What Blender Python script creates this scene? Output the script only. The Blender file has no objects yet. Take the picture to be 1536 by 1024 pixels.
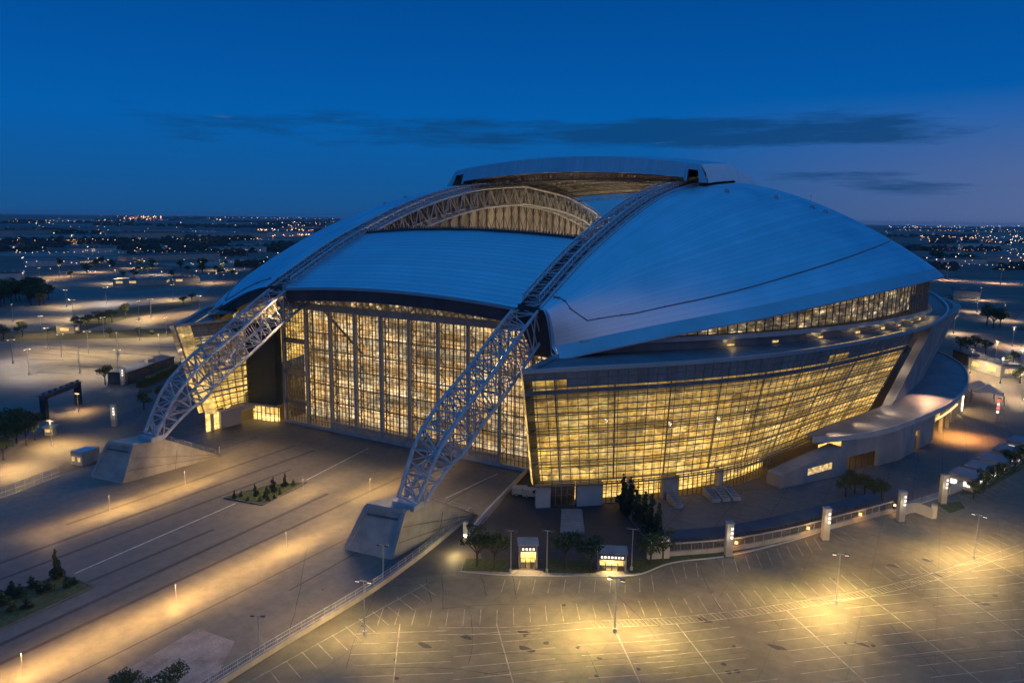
import bpy, math, random
from mathutils import Vector, Matrix
random.seed(7)
R = math.radians
S = bpy.context.scene
COL = S.collection
# ------------------------------------------------------------------ camera
CP = (127.913, -294.636, 65.166); CF = 1105.38; YAW, PIT, ROL = 0.52963, 0.165599, 0.012806
_f = Vector((-math.sin(YAW)*math.cos(PIT), math.cos(YAW)*math.cos(PIT), -math.sin(PIT)))
_r0 = Vector((math.cos(YAW), math.sin(YAW), 0)); _u0 = _r0.cross(_f)
_r = _r0*math.cos(ROL)+_u0*math.sin(ROL); _u = _u0*math.cos(ROL)-_r0*math.sin(ROL)
cam = bpy.data.cameras.new('camera'); co = bpy.data.objects.new('camera', cam); COL.objects.link(co)
mw = Matrix((_r, _u, -_f)).transposed().to_4x4(); mw.translation = CP; co.matrix_world = mw
cam.sensor_width = 36; cam.lens = CF/1536*36; cam.clip_start = 1; cam.clip_end = 60000
S.camera = co
def G(px, py, z=0.0):
    """survey helper: ground point (height z) read off the photograph"""
    d = _f+_r*((px-768)/CF)-_u*((py-512)/CF); t = (z-CP[2])/d.z
    return Vector(CP)+d*t
# ------------------------------------------------------------------ tags
def tag(o, label=None, cat=None, group=None, kind=None):
    if label: o['label'] = label
    if cat: o['category'] = cat
    if group: o['group'] = group
    if kind: o['kind'] = kind
    return o
def empty(name, loc=(0, 0, 0), rz=0):
    o = bpy.data.objects.new(name, None); COL.objects.link(o); o.location = loc; o.rotation_euler = (0, 0, rz)
    o.empty_display_size = 1
    return o
def kids(o): return [c for c in bpy.data.objects if c.parent == o]
def copy_tree(o, parent=None):
    c = o.copy(); COL.objects.link(c)
    if parent is not None: c.parent = parent
    for ch in kids(o): copy_tree(ch, c)
    return c
# ------------------------------------------------------------------ materials
def newmat(name):
    m = bpy.data.materials.new(name); m.use_nodes = True
    nt = m.node_tree; b = nt.nodes['Principled BSDF']
    return m, nt, b
def L(nt, a, b): nt.links.new(a, b)
def coords(nt, scale=(1, 1, 1), kind='Object'):
    t = nt.nodes.new('ShaderNodeTexCoord'); mp = nt.nodes.new('ShaderNodeMapping'); mp.inputs['Scale'].default_value = scale
    L(nt, t.outputs[kind], mp.inputs['Vector']); return mp.outputs['Vector']
def noise(nt, vec, scale, detail=4, rough=.55):
    n = nt.nodes.new('ShaderNodeTexNoise'); n.inputs['Scale'].default_value = scale
    n.inputs['Detail'].default_value = detail; n.inputs['Roughness'].default_value = rough
    L(nt, vec, n.inputs['Vector']); return n.outputs['Fac']
def ramp(nt, fac, stops):
    r = nt.nodes.new('ShaderNodeValToRGB'); e = r.color_ramp.elements
    while len(e) < len(stops): e.new(.5)
    for el, (p, c) in zip(e, stops):
        el.position = p; el.color = (c[0], c[1], c[2], 1) if hasattr(c, '__len__') else (c, c, c, 1)
    L(nt, fac, r.inputs['Fac']); return r.outputs['Color']
def mix(nt, a, b, fac, mode='MIX'):
    m = nt.nodes.new('ShaderNodeMix'); m.data_type = 'RGBA'; m.blend_type = mode
    for s, v in (('Factor', fac), ('A', a), ('B', b)):
        i = [x for x in m.inputs if x.name == s and (x.type == ('VALUE' if s == 'Factor' else 'RGBA'))][0]
        if hasattr(v, 'is_linked') or isinstance(v, bpy.types.NodeSocket): L(nt, v, i)
        elif s == 'Factor': i.default_value = v
        else: i.default_value = (*v, 1)
    return [x for x in m.outputs if x.type == 'RGBA'][0]
def math_(nt, op, a, b=None, c=None):
    n = nt.nodes.new('ShaderNodeMath'); n.operation = op
    for i, v in enumerate((a, b, c)):
        if v is None: continue
        if isinstance(v, bpy.types.NodeSocket): L(nt, v, n.inputs[i])
        else: n.inputs[i].default_value = v
    return n.outputs[0]
def bump(nt, b, h, strength=.3, dist=.1):
    n = nt.nodes.new('ShaderNodeBump'); n.inputs['Strength'].default_value = strength; n.inputs['Distance'].default_value = dist
    L(nt, h, n.inputs['Height']); L(nt, n.outputs['Normal'], b.inputs['Normal'])
def M(name, col, rough=.6, metal=0., ns=.5, amt=.25, stretch=(1, 1, 1), bmp=0., spec=.5):
    m, nt, b = newmat(name); v = coords(nt, stretch)
    n = noise(nt, v, ns)
    lo = tuple(c*(1-amt) for c in col); hi = tuple(min(1, c*(1+amt)) for c in col)
    c = ramp(nt, n, [(.3, lo), (.7, hi)]); L(nt, c, b.inputs['Base Color'])
    b.inputs['Roughness'].default_value = rough; b.inputs['Metallic'].default_value = metal
    b.inputs['Specular IOR Level'].default_value = spec
    if bmp: bump(nt, b, noise(nt, v, ns*6), bmp)
    return m
def emit(name, col, strength, var=0., ns=1., stretch=(1, 1, 1)):
    m, nt, b = newmat(name); b.inputs['Base Color'].default_value = (*[c*.6 for c in col], 1)
    b.inputs['Emission Color'].default_value = (*col, 1)
    if var:
        f = ramp(nt, noise(nt, coords(nt, stretch), ns, 3), [(.35, 1-var), (.65, 1.)])
        L(nt, math_(nt, 'MULTIPLY', f, strength), b.inputs['Emission Strength'])
    else: b.inputs['Emission Strength'].default_value = strength
    return m
def roofmat(name, axis, spacing, col, metal=1., rough=.36, seam_tint=.72):
    m, nt, b = newmat(name)
    if axis == 's':
        at = nt.nodes.new('ShaderNodeAttribute'); at.attribute_name = 'run'; src = at.outputs['Fac']
    else:
        sx = nt.nodes.new('ShaderNodeSeparateXYZ'); L(nt, coords(nt), sx.inputs[0]); src = sx.outputs[axis]
    q = math_(nt, 'MULTIPLY', src, 1/spacing)
    fr = math_(nt, 'FRACT', q); fl = math_(nt, 'FLOOR', q)
    seam = math_(nt, 'LESS_THAN', fr, .13)
    wn = nt.nodes.new('ShaderNodeTexWhiteNoise'); wn.noise_dimensions = '1D'; L(nt, fl, wn.inputs['W'])
    n = noise(nt, coords(nt, (.10, .05, .10)), 1.0, 6, .6)
    a = ramp(nt, wn.outputs['Value'], [(0, tuple(c*.9 for c in col)), (1, col)])
    a = mix(nt, a, ramp(nt, n, [(.3, .88), (.7, 1.06)]), .8, 'MULTIPLY')
    a = mix(nt, a, (seam_tint, seam_tint, seam_tint), seam, 'MULTIPLY')
    L(nt, a, b.inputs['Base Color'])
    b.inputs['Metallic'].default_value = metal
    L(nt, ramp(nt, n, [(.3, rough-.06), (.7, rough+.08)]), b.inputs['Roughness'])
    bump(nt, b, fr, .10, .05)
    return m
MAT = {}
MAT['roof_center'] = roofmat('center roof standing seam', 'Y', 1.9, (.66, .75, .82), 1.)
MAT['roof_side'] = roofmat('side roof standing seam', 's', 2.1, (.68, .77, .84), 1., .37, .88)
MAT['lip'] = M('roof edge metal', (.50, .55, .58), .42, .9, .1, .1)
MAT['panel'] = roofmat('roof panel cladding', 'X', 1.8, (.42, .50, .56), .9, .45, .9)
MAT['panel_side_lit'] = roofmat('roof panel side cladding', 'Y', 1.6, (.92, .93, .95), .0, .5, .72)  # near-white base colour stands in for the afterglow on this side
MAT['fascia'] = M('dark fascia metal', (.050, .052, .060), .55, .2, .3, .25, (1, 1, .1))
MAT['soffit'] = M('soffit panel', (.30, .28, .26), .6, 0, .3, .15)
MAT['steel'] = M('pale painted steel', (.40, .42, .455), .5, .1, .6, .2)
MAT['steel_dark'] = M('dark steel', (.10, .10, .11), .5, .3, .6, .2)
MAT['track'] = M('galvanised track', (.62, .62, .64), .35, .6, 1., .2)
MAT['mullion'] = M('aluminium mullion', (.21, .205, .20), .4, .4, .5, .2)
MAT['mullion_light'] = M('pale mullion', (.40, .375, .34), .5, .1, .5, .2)
MAT['conc'] = M('cast concrete', (.36, .33, .29), .8, 0, .35, .2, (1, 1, 1), .15)
MAT['wing'] = M('wing concrete', (.27, .26, .255), .8, 0, .18, .25, (1, 1, .4), .1)
MAT['conc_pale'] = M('pale concrete panel', (.46, .435, .41), .75, 0, .2, .15, (1, 1, .4), .08)
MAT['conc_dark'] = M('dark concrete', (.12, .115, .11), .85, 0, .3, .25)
MAT['teal'] = M('dark teal metal panel', (.022, .042, .055), .45, .3, .2, .25, (1, 1, .3))
MAT['gutter'] = M('gutter channel', (.20, .24, .29), .5, .3, .2, .3)
MAT['parapet'] = M('parapet panel', (.15, .165, .18), .4, .2, .2, .3, (1, 1, .3))
MAT['terrace'] = M('terrace membrane', (.15, .16, .175), .6, 0, .12, .25)
MAT['canopy'] = M('canopy membrane', (.20, .20, .22), .55, 0, .12, .25)
MAT['white'] = M('white paint', (.60, .58, .53), .7, 0, 1.2, .35)
MAT['worn_paint'] = M('worn stall paint', (.31, .29, .24), .8, 0, .7, .45)
MAT['bark'] = M('bark', (.06, .045, .035), .9, 0, 3, .3)
MAT['metal_pole'] = M('galvanised pole', (.42, .42, .42), .45, .5, 1, .15)
MAT['dark_roof'] = M('dark flat roof', (.07, .075, .085), .8, 0, .1, .3)
MAT['hedge'] = M('dark hedge', (.040, .042, .034), .9, 0, 2, .4)
def leafmat(name, a, b_):
    m, nt, b = newmat(name); oi = nt.nodes.new('ShaderNodeObjectInfo')
    n = noise(nt, coords(nt), 1.3, 3)
    c = ramp(nt, n, [(.3, a), (.7, b_)])
    L(nt, c, b.inputs['Base Color']); b.inputs['Roughness'].default_value = .8
    return m
MAT['leaf'] = leafmat('oak leaves', (.030, .050, .016), (.085, .115, .04))
MAT['leaf2'] = leafmat('juniper leaves', (.026, .042, .022), (.07, .09, .045))
MAT['grass'] = M('lawn', (.055, .075, .025), .9, 0, 1.5, .4)
def glassmat(name, tint, refl=.18, rough=.06):
    m, nt, b = newmat(name); out = nt.nodes['Material Output']; nt.nodes.remove(b)
    t = nt.nodes.new('ShaderNodeBsdfTransparent'); t.inputs[0].default_value = (*tint, 1)
    g = nt.nodes.new('ShaderNodeBsdfGlossy'); g.inputs['Roughness'].default_value = rough; g.inputs[0].default_value = (.8, .85, .9, 1)
    fz = nt.nodes.new('ShaderNodeFresnel'); fz.inputs[0].default_value = 1.45
    f = math_(nt, 'ADD', fz.outputs[0], refl-.04)
    mx = nt.nodes.new('ShaderNodeMixShader'); L(nt, f, mx.inputs[0]); L(nt, t.outputs[0], mx.inputs[1]); L(nt, g.outputs[0], mx.inputs[2])
    L(nt, mx.outputs[0], out.inputs[0]); return m
MAT['glass'] = glassmat('curtain glass', (.86, .86, .80), .10)
MAT['glass_dark'] = M('spandrel glass', (.24, .26, .28), .24, .3, .25, .25, (1, 1, .3))
MAT['glass_door'] = glassmat('door glass', (.92, .90, .85), .07)
def litwall(name, c1, c2, strength, kind):
    """the lit interior seen through the glass: bright walls, curtains and lamps"""
    m, nt, b = newmat(name)
    if kind == 'curtain':
        sz = nt.nodes.new('ShaderNodeSeparateXYZ'); L(nt, coords(nt), sz.inputs[0])
        a = noise(nt, coords(nt, (1, 1, .08)), 1.1, 6, .7); c = noise(nt, coords(nt, (.06, .06, .35)), 1., 3)
        d = noise(nt, coords(nt, (.45, .45, 1.6)), 1.3, 5, .68)
        f = math_(nt, 'MULTIPLY', ramp(nt, a, [(.30, .35), (.60, 1.)]), ramp(nt, c, [(.3, .5), (.65, 1.2)]))
        f = math_(nt, 'MULTIPLY', f, ramp(nt, d, [(.36, .36), (.62, 1.15)]))
        flr = math_(nt, 'FRACT', math_(nt, 'MULTIPLY', math_(nt, 'SUBTRACT', sz.outputs['Z'], 5.6), 1/4.2))   # glow painted brighter towards each ceiling, no lamps there
        f = math_(nt, 'MULTIPLY', f, ramp(nt, flr, [(0., .72), (.75, 1.0), (.95, 1.25)]))
        f = math_(nt, 'MULTIPLY', f, ramp(nt, math_(nt, 'MULTIPLY', sz.outputs['Z'], 1/33), [(.1, 1.4), (.32, 1.05), (.6, .8), (.85, .5)]))
        vr = nt.nodes.new('ShaderNodeTexVoronoi'); vr.inputs['Scale'].default_value = .16; vr.distance = 'CHEBYCHEV'; L(nt, coords(nt, (1., 1., 1.6)), vr.inputs['Vector'])
        sc_ = nt.nodes.new('ShaderNodeSeparateColor'); L(nt, vr.outputs['Color'], sc_.inputs[0])
        f = math_(nt, 'MULTIPLY', f, ramp(nt, sc_.outputs[0], [(0., .42), (.25, .8), (.7, 1.), (1., 1.25)]))
        sp_ = noise(nt, coords(nt, (.9, .9, 1.6)), 1.0, 2); f = math_(nt, 'ADD', f, ramp(nt, sp_, [(.68, 0.), (.78, .4)]))
        col = ramp(nt, noise(nt, coords(nt, (.2, .2, .3)), 1., 2), [(.35, c1), (.65, c2)])
    elif kind == 'bowl':
        vo = nt.nodes.new('ShaderNodeTexVoronoi'); vo.inputs['Scale'].default_value = .55; L(nt, coords(nt, (1.0, 1.0, .6)), vo.inputs['Vector'])
        a = noise(nt, coords(nt, (.7, .7, .9)), 1.0, 6, .72); c = noise(nt, coords(nt, (.035, .035, .30)), 1., 4, .6); e_ = noise(nt, coords(nt, (.9, .9, .10)), 1., 3)
        f = math_(nt, 'MULTIPLY', ramp(nt, a, [(.36, .12), (.62, 1.)]), ramp(nt, c, [(.36, .25), (.50, .8), (.64, 1.35)]))
        f = math_(nt, 'MULTIPLY', f, ramp(nt, vo.outputs['Distance'], [(0., 1.35), (.75, .6)]))
        f = math_(nt, 'MULTIPLY', f, ramp(nt, e_, [(.35, .6), (.6, 1.)]))
        col = ramp(nt, noise(nt, coords(nt, (.12, .12, .25)), 1., 2), [(.38, c1), (.62, c2)])
    else:
        a = noise(nt, coords(nt, (.28, .28, .55)), .8, 6, .75)
        f = ramp(nt, a, [(.42, .06), (.56, .35), (.68, 2.8)]); col = ramp(nt, noise(nt, coords(nt), .4, 2), [(.35, c1), (.65, c2)])
    b.inputs['Base Color'].default_value = (.3, .25, .18, 1); b.inputs['Roughness'].default_value = .8
    L(nt, col, b.inputs['Emission Color']); L(nt, math_(nt, 'MULTIPLY', f, strength), b.inputs['Emission Strength'])
    return m
MAT['lit_curtain'] = litwall('lit concourse wall', (1., .56, .105), (1., .67, .21), 1.95, 'curtain')
MAT['lit_bowl'] = litwall('lit stadium bowl', (1., .58, .19), (1., .75, .42), 2.1, 'bowl')
MAT['lit_club'] = litwall('dim club interior', (1., .60, .22), (1., .82, .55), .8, 'club')
MAT['warm'] = emit('warm lit window', (1., .66, .26), 1.2, .8, 1.4)
MAT['warm_band'] = emit('warm light strip', (1., .70, .30), 1.7)
MAT['white_lamp'] = emit('white lamp', (1., .90, .70), 9.)
MAT['sign_lamp'] = emit('cool white sign', (1., .92, .82), 1.6)
MAT['red_lamp'] = emit('red light', (1., .12, .06), 3.)
MAT['interior'] = M('interior truss cladding', (.24, .22, .195), .7, 0, .35, .55, (1, 1, .2))
# ------------------------------------------------------------------ mesh builder
class MB:
    def __init__(s): s.v = []; s.f = []; s.mi = []
    def add(s, vs, fs, mi=0):
        n = len(s.v); s.v += [tuple(x) for x in vs]; s.f += [tuple(i+n for i in f) for f in fs]; s.mi += [mi]*len(fs); return s
    def quad(s, a, b, c, d, mi=0): return s.add([a, b, c, d], [(0, 1, 2, 3)], mi)
    def box(s, c, d, rz=0, mi=0):
        x, y, z = d[0]/2, d[1]/2, d[2]/2; cs, sn = math.cos(rz), math.sin(rz); vs = []
        for k in (-z, z):
            for (i, j) in ((-x, -y), (x, -y), (x, y), (-x, y)):
                vs.append((c[0]+i*cs-j*sn, c[1]+i*sn+j*cs, c[2]+k))
        return s.add(vs, [(3, 2, 1, 0), (4, 5, 6, 7), (0, 1, 5, 4), (1, 2, 6, 5), (2, 3, 7, 6), (3, 0, 4, 7)], mi)
    def bar(s, p, q, r, n=6, mi=0, r2=None):
        p = Vector(p); q = Vector(q); d = q-p
        if d.length < 1e-6: return s
        d.normalize(); a = d.cross(Vector((0, 0, 1)) if abs(d.z) < .9 else Vector((1, 0, 0))).normalized(); b = d.cross(a)
        r2 = r if r2 is None else r2; vs = []
        for (c, rr) in ((p, r), (q, r2)):
            for k in range(n):
                t = 2*math.pi*(k+.5)/n; vs.append(c+a*(math.cos(t)*rr)+b*(math.sin(t)*rr))
        fs = [(k, (k+1) % n, n+(k+1) % n, n+k) for k in range(n)]+[tuple(range(n-1, -1, -1)), tuple(range(n, 2*n))]
        return s.add(vs, fs, mi)
    def path(s, pts, r, n=6, mi=0):
        for a, b in zip(pts, pts[1:]): s.bar(a, b, r, n, mi)
        return s
    def beam(s, p, q, w, h, up=(0, 0, 1), mi=0):
        p = Vector(p); q = Vector(q); d = (q-p)
        if d.length < 1e-6: return s
        d.normalize(); up = Vector(up)
        a = d.cross(up)
        if a.length < 1e-4: a = d.cross(Vector((1, 0, 0)))
        a.normalize(); b = a.cross(d)
        vs = []
        for c in (p, q):
            for (i, j) in ((-1, -1), (1, -1), (1, 1), (-1, 1)): vs.append(c+a*(i*w/2)+b*(j*h/2))
        return s.add(vs, [(3, 2, 1, 0), (4, 5, 6, 7), (0, 1, 5, 4), (1, 2, 6, 5), (2, 3, 7, 6), (3, 0, 4, 7)], mi)
    def prism(s, poly, z0, z1, mi=0, cap=True):
        n = len(poly); vs = [(p[0], p[1], z0) for p in poly]+[(p[0], p[1], z1) for p in poly]
        fs = [(k, (k+1) % n, n+(k+1) % n, n+k) for k in range(n)]
        if cap: fs += [tuple(range(n-1, -1, -1)), tuple(range(n, 2*n))]
        return s.add(vs, fs, mi)
    def wall(s, pts, z0, z1, t, mi=0):
        """upright wall of thickness t along a plan polyline"""
        o = offset(pts, t)
        for a, b, c, d in zip(pts, pts[1:], o[1:], o): s.prism([a, b, c, d], z0, z1, mi)
        return s
    def grid(s, P, mi=0):
        n, m = len(P), len(P[0]); vs = [p for row in P for p in row]
        fs = [(i*m+j, i*m+j+1, (i+1)*m+j+1, (i+1)*m+j) for i in range(n-1) for j in range(m-1)]
        return s.add(vs, fs, mi)
    def build(s, name, mats, parent=None, smooth=False, loc=None):
        me = bpy.data.meshes.new(name); me.from_pydata([tuple(v) for v in s.v], [], s.f)
        for m in (mats if isinstance(mats, (list, tuple)) else [mats]): me.materials.append(MAT[m] if isinstance(m, str) else m)
        me.polygons.foreach_set('material_index', s.mi)
        if smooth: me.polygons.foreach_set('use_smooth', [True]*len(me.polygons))
        me.update(); o = bpy.data.objects.new(name, me); COL.objects.link(o)
        if parent is not None: o.parent = parent
        if loc is not None: o.location = loc
        return o
def offset(pts, d):
    """plan polyline moved d to its left"""
    out = []
    for i, p in enumerate(pts):
        a = Vector(pts[max(0, i-1)][:2]); b = Vector(pts[min(len(pts)-1, i+1)][:2]); t = (b-a).normalized()
        out.append((p[0]-t.y*d, p[1]+t.x*d)+tuple(p[2:]))
    return out
def spline(xs, ys):
    """monotone-ish cubic (Catmull) interpolator"""
    n = len(xs); m = []
    for i in range(n):
        if i == 0: m.append((ys[1]-ys[0])/(xs[1]-xs[0]))
        elif i == n-1: m.append((ys[-1]-ys[-2])/(xs[-1]-xs[-2]))
        else:
            h0 = xs[i]-xs[i-1]; h1 = xs[i+1]-xs[i]
            m.append(((ys[i]-ys[i-1])/h0*h1+(ys[i+1]-ys[i])/h1*h0)/(h0+h1))
    def f(x):
        if x <= xs[0]: return ys[0]+m[0]*(x-xs[0])
        if x >= xs[-1]: return ys[-1]+m[-1]*(x-xs[-1])
        i = max(k for k in range(n-1) if xs[k] <= x)
        h = xs[i+1]-xs[i]; t = (x-xs[i])/h
        return (2*t**3-3*t*t+1)*ys[i]+(t**3-2*t*t+t)*h*m[i]+(-2*t**3+3*t*t)*ys[i+1]+(t**3-t*t)*h*m[i+1]
    return f
def resample(pts, step):
    """polyline -> smooth evenly spaced points"""
    d = [0]
    for a, b in zip(pts, pts[1:]): d.append(d[-1]+(Vector(b)-Vector(a)).length)
    fs = [spline(d, [p[k] for p in pts]) for k in range(len(pts[0]))]
    n = max(2, round(d[-1]/step)); return [tuple(f(d[-1]*i/n) for f in fs) for i in range(n+1)]
def spot(name, loc, target, power, col, angle=120, blend=1., size=.3, parent=None):
    l = bpy.data.lights.new(name, 'SPOT'); l.energy = power; l.color = col; l.spot_size = R(angle); l.spot_blend = blend; l.shadow_soft_size = size
    o = bpy.data.objects.new(name, l); COL.objects.link(o); o.location = loc
    d = Vector(target)-Vector(loc); o.rotation_euler = d.to_track_quat('-Z', 'Y').to_euler()
    if parent is not None: o.parent = parent
    return o
def point(name, loc, power, col, size=.3, parent=None):
    l = bpy.data.lights.new(name, 'POINT'); l.energy = power; l.color = col; l.shadow_soft_size = size
    o = bpy.data.objects.new(name, l); COL.objects.link(o); o.location = loc
    if parent is not None: o.parent = parent
    return o
WARM = (1., .70, .26); GOLD = (1., .66, .22); AMBER = (1., .45, .10)
# ================================================================== STADIUM
stadium = tag(empty('stadium'), 'huge glass and steel stadium with a blue domed roof hung between two long arches', 'stadium')
_za = spline([0, 45, 75, 100, 117, 133, 145, 160.5, 172.5, 180, 185.5], [79.3, 75.3, 69, 61.2, 55, 47.7, 41.8, 32.6, 25.7, 19, 10.2])
def za(y): return _za(abs(y))
YF = 142.0
# eave: lower edge of the roof lip
_ey = [0, 2.8, 28.4, 45.6, 64, 76.7, 88.2, 98.3, 106.1, 113.2, 121, 128, 134.8, 142]
_ex = [127.5, 127.4, 122.2, 116.6, 109.2, 102.2, 95.6, 89.1, 82.8, 76.4, 70.2, 64.4, 58.4, 51.6]
_es = spline([-142, -121, -98.3, -76.7, -45.6, -20, 0, 20, 45.6, 76.7, 98.3, 121, 142], [51.6, 70.2, 89.1, 102.4, 116.6, 124.2, 127.5, 124.2, 116.6, 102.4, 89.1, 70.2, 51.6])
def ex(y): return _es(y)
def ez(y): return 33+15*(1-min(1, abs(y)/142.5)**2.2)-.6
def xs(y): return 46.2+2.6*(1-(y/142)**2)
YS = [-142+284*i/120 for i in range(121)]
_el = spline([-142, -121, -98.3, -76.7, -45.6, -20, 0, 20, 45.6, 76.7, 98.3, 121, 142], [76.5, 96, 110.5, 121, 131.5, 137.5, 139.5, 137.5, 131.5, 121, 110.5, 96, 76.5])
EAVES = {1: [(ex(y), y, ez(y)) for y in YS], -1: [(_el(y), y, ez(y)-2.2) for y in YS]}   # the far side roof sweeps further out
LIPTS = {sg: [(p[0], p[1], EAVES[sg][i][2]+2.7) for i, p in enumerate(offset([(e[0], e[1]) for e in EAVES[sg]], 3.0))] for sg in (1, -1)}
EAVE = EAVES[1]
def roof_pt(i, s, sg=1):
    y0 = YS[i]; x1, y1, z1 = LIPTS[sg][i]; x0 = xs(y0); z0 = za(y0)+.9
    k = 1.75+(2.2 if sg > 0 else -.35)*(abs(y0)/142)**4
    return Vector((sg*(x0+(x1-x0)*s), y0+(y1-y0)*s**2, z1+(z0-z1)*(1-s**k)))
def flip(P, sg): return [[(sg*p[0], p[1], p[2]) for p in row] for row in P]
NS = 26
for sg in (1, -1):
    EAVE = EAVES[sg]; LIPT = LIPTS[sg]
    m = MB(); top = [[roof_pt(i, j/NS, sg) for j in range(NS+1)] for i in range(len(YS))]
    m.grid(top); m.grid([[p-Vector((0, 0, 1.4)) for p in row][:-1] for row in top])
    sr = m.build('side_roof', 'roof_side', stadium, True)
    at = sr.data.attributes.new('run', 'FLOAT', 'POINT')
    run = [(ex(0)-46)*j/NS*.82+.02*i for i in range(len(YS)) for j in range(NS+1)]; run += [0.]*(len(sr.data.vertices)-len(run)); at.data.foreach_set('value', run)
    m = MB(); m.grid([[(sg*e[0], e[1], e[2]), (sg*l[0], l[1], l[2])] for e, l in zip(EAVE, LIPT)])
    m.grid([[(sg*e[0], e[1], e[2]-.35), (sg*e[0], e[1], e[2])] for e in EAVE])
    m.build('roof_lip', 'lip', sr, True)
    inn = offset([(e[0], e[1]) for e in EAVE], 5.5)
    m = MB(); m.grid([[(sg*e[0], e[1], e[2]-.35), (sg*n[0], n[1], e[2]-.1)] for e, n in zip(EAVE, inn)]); m.build('soffit', 'soffit', sr)
    # drain channel that runs round the side roof inside the eave
    m = MB(); pts = []
    for i in range(3, 118):
        y = abs(YS[i]); pts.append((i, .81+.10*min(1, y/110)-.06*max(0, (y-125)/17)))
    lead = [(2, .12), (2, .3), (2, .5), (2, .7)]
    seq = lead+pts; seq = [(i_, s_) for i_, s_ in seq]
    for (i, s), (i2, s2) in zip(seq, seq[1:]):
        a = roof_pt(i, s, sg); b = roof_pt(i2, s2, sg)
        m.beam(a+Vector((0, 0, .15)), b+Vector((0, 0, .15)), .26, .25)
        if i % 2 == 0: m.box(a+Vector((0, 0, .3)), (.3, .7, .2), 0, 1)
    m.build('gutter', ['gutter', 'track'], sr)
    rh = random.Random(4+sg)
    for k in range(9):
        q = roof_pt(rh.randint(22, 98), rh.uniform(.15, .7), sg); m = MB(); m.box((0, 0, .25), (1.4, 1.4, .7)); m.box((0, 0, .68), (1.6, 1.6, .12)); m.build('roof_hatch', 'track', sr, False, tuple(q))
    q = roof_pt(70, .42, sg); m = MB(); m.bar((0, 0, 0), (0, 0, 3.2), .12, 6, 0, .06); m.box((0, 0, 3.2), (.5, .5, .3)); m.build('roof_mast', 'track', sr, False, tuple(q))
    # dark gable between the arch and the corner of the side roof, front and back
    m = MB()
    for ye, i0 in ((-1, 0), (1, len(YS)-1)):
        m = MB(); pr = [roof_pt(i0, j/10, sg) for j in range(11)]; e = EAVE[i0]
        if sg < 0:
            ed = [Vector((-40, ye*YF, za(YF)+1.6))]+[Vector((p.x, ye*(YF+.1), p.z-.05)) for p in pr]+[Vector((-e[0], ye*(YF+.1), e[2]+1.2))]
            m.grid([[p, p-Vector((0, 0, 3.4)), p-Vector((.5, ye*9, 3.2))] for p in ed]); m.build('roof_end', 'fascia', sr); continue
        poly = [Vector((sg*40, ye*YF, za(YF)+1.6))]+[Vector((p.x, ye*(YF-.15), p.z-.05)) for p in pr]+[Vector((sg*e[0], ye*(YF-.15), e[2]))]
        low = [Vector((sg*43.5, ye*(YF-2), e[2]-.2)), Vector((sg*40, ye*YF, za(YF)-2.6))]
        allp = poly+low; m.add(allp, [tuple(range(len(allp)))])
        back = [Vector((p.x, p.y-ye*8, p.z-.4)) for p in (poly[-1], low[0], low[1])]
        m.quad(poly[-1], low[0], back[1], back[0]); m.quad(low[0], low[1], back[2], back[1])
        m.build('roof_end', 'fascia', sr)
    for ye, i0 in ((-1, 0), (1, len(YS)-1)):
        m = MB(); pr = [roof_pt(i0, j/20, sg) for j in range(21)]
        rows = [[(p.x, p.y, p.z+.03), (p.x+sg*.0, p.y+ye*(.5+2.2*max(0, j/20-.3)), p.z-.25-2.2*max(0, j/20-.3))] for j, p in enumerate(pr)]
        e = EAVE[i0]; rows.append([rows[-1][0], (sg*e[0], e[1]+ye*.5, e[2])]); m.grid(rows)
        m.build('end_lip', 'lip', sr, True)
EAVE = EAVES[1]
# centre roofs, near and far
for ye in (-1, 1):
    m = MB(); nx, ny = 24, 12
    def ctop(x, y, d=0): return (x, y, za(y)+.35+1.9*(1-(x/40)**2)-d)
    ys = [ye*(YF-(YF-105.5)*j/ny) for j in range(ny+1)]; xx = [-39.6+79.2*i/nx for i in range(nx+1)]
    m.grid([[ctop(x, y) for x in xx] for y in ys]); m.grid([[ctop(x, y, 1.6) for x in xx] for y in ys])
    m.grid([[ctop(x, ys[-1], d) for x in xx] for d in (0, 1.6)])
    cr = m.build('centre_roof', 'roof_center', stadium, True)
    m = MB(); m.grid([[ctop(x, ye*YF, d) for x in xx] for d in (.02, 3.7)])
    m.grid([[(x, ye*(YF-q), za(YF)+.35+1.9*(1-(x/40)**2)-3.7) for x in xx] for q in (0, 9)])
    m.build('roof_fascia', 'fascia', cr)
    m = MB()
    for a, b in zip(xx, xx[1:]):
        p, q = ctop(a, ye*YF), ctop(b, ye*YF); m.beam((p[0], p[1]-.25, p[2]-.1), (q[0], q[1]-.25, q[2]-.1), .5, .8)
    m.build('drip_edge', 'lip', cr)
    m = MB(); yy = ys[-1]
    for a, b in zip(xx, xx[1:]): m.beam(ctop(a, yy, -.2), ctop(b, yy, -.2), .9, .5)
    for i in range(80):
        x = -39+78*i/79; p = ctop(x, yy); m.box((x, p[1], p[2]+.6), (.3, .3, .8))
    m.build('opening_curb', 'steel_dark', cr)
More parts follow.
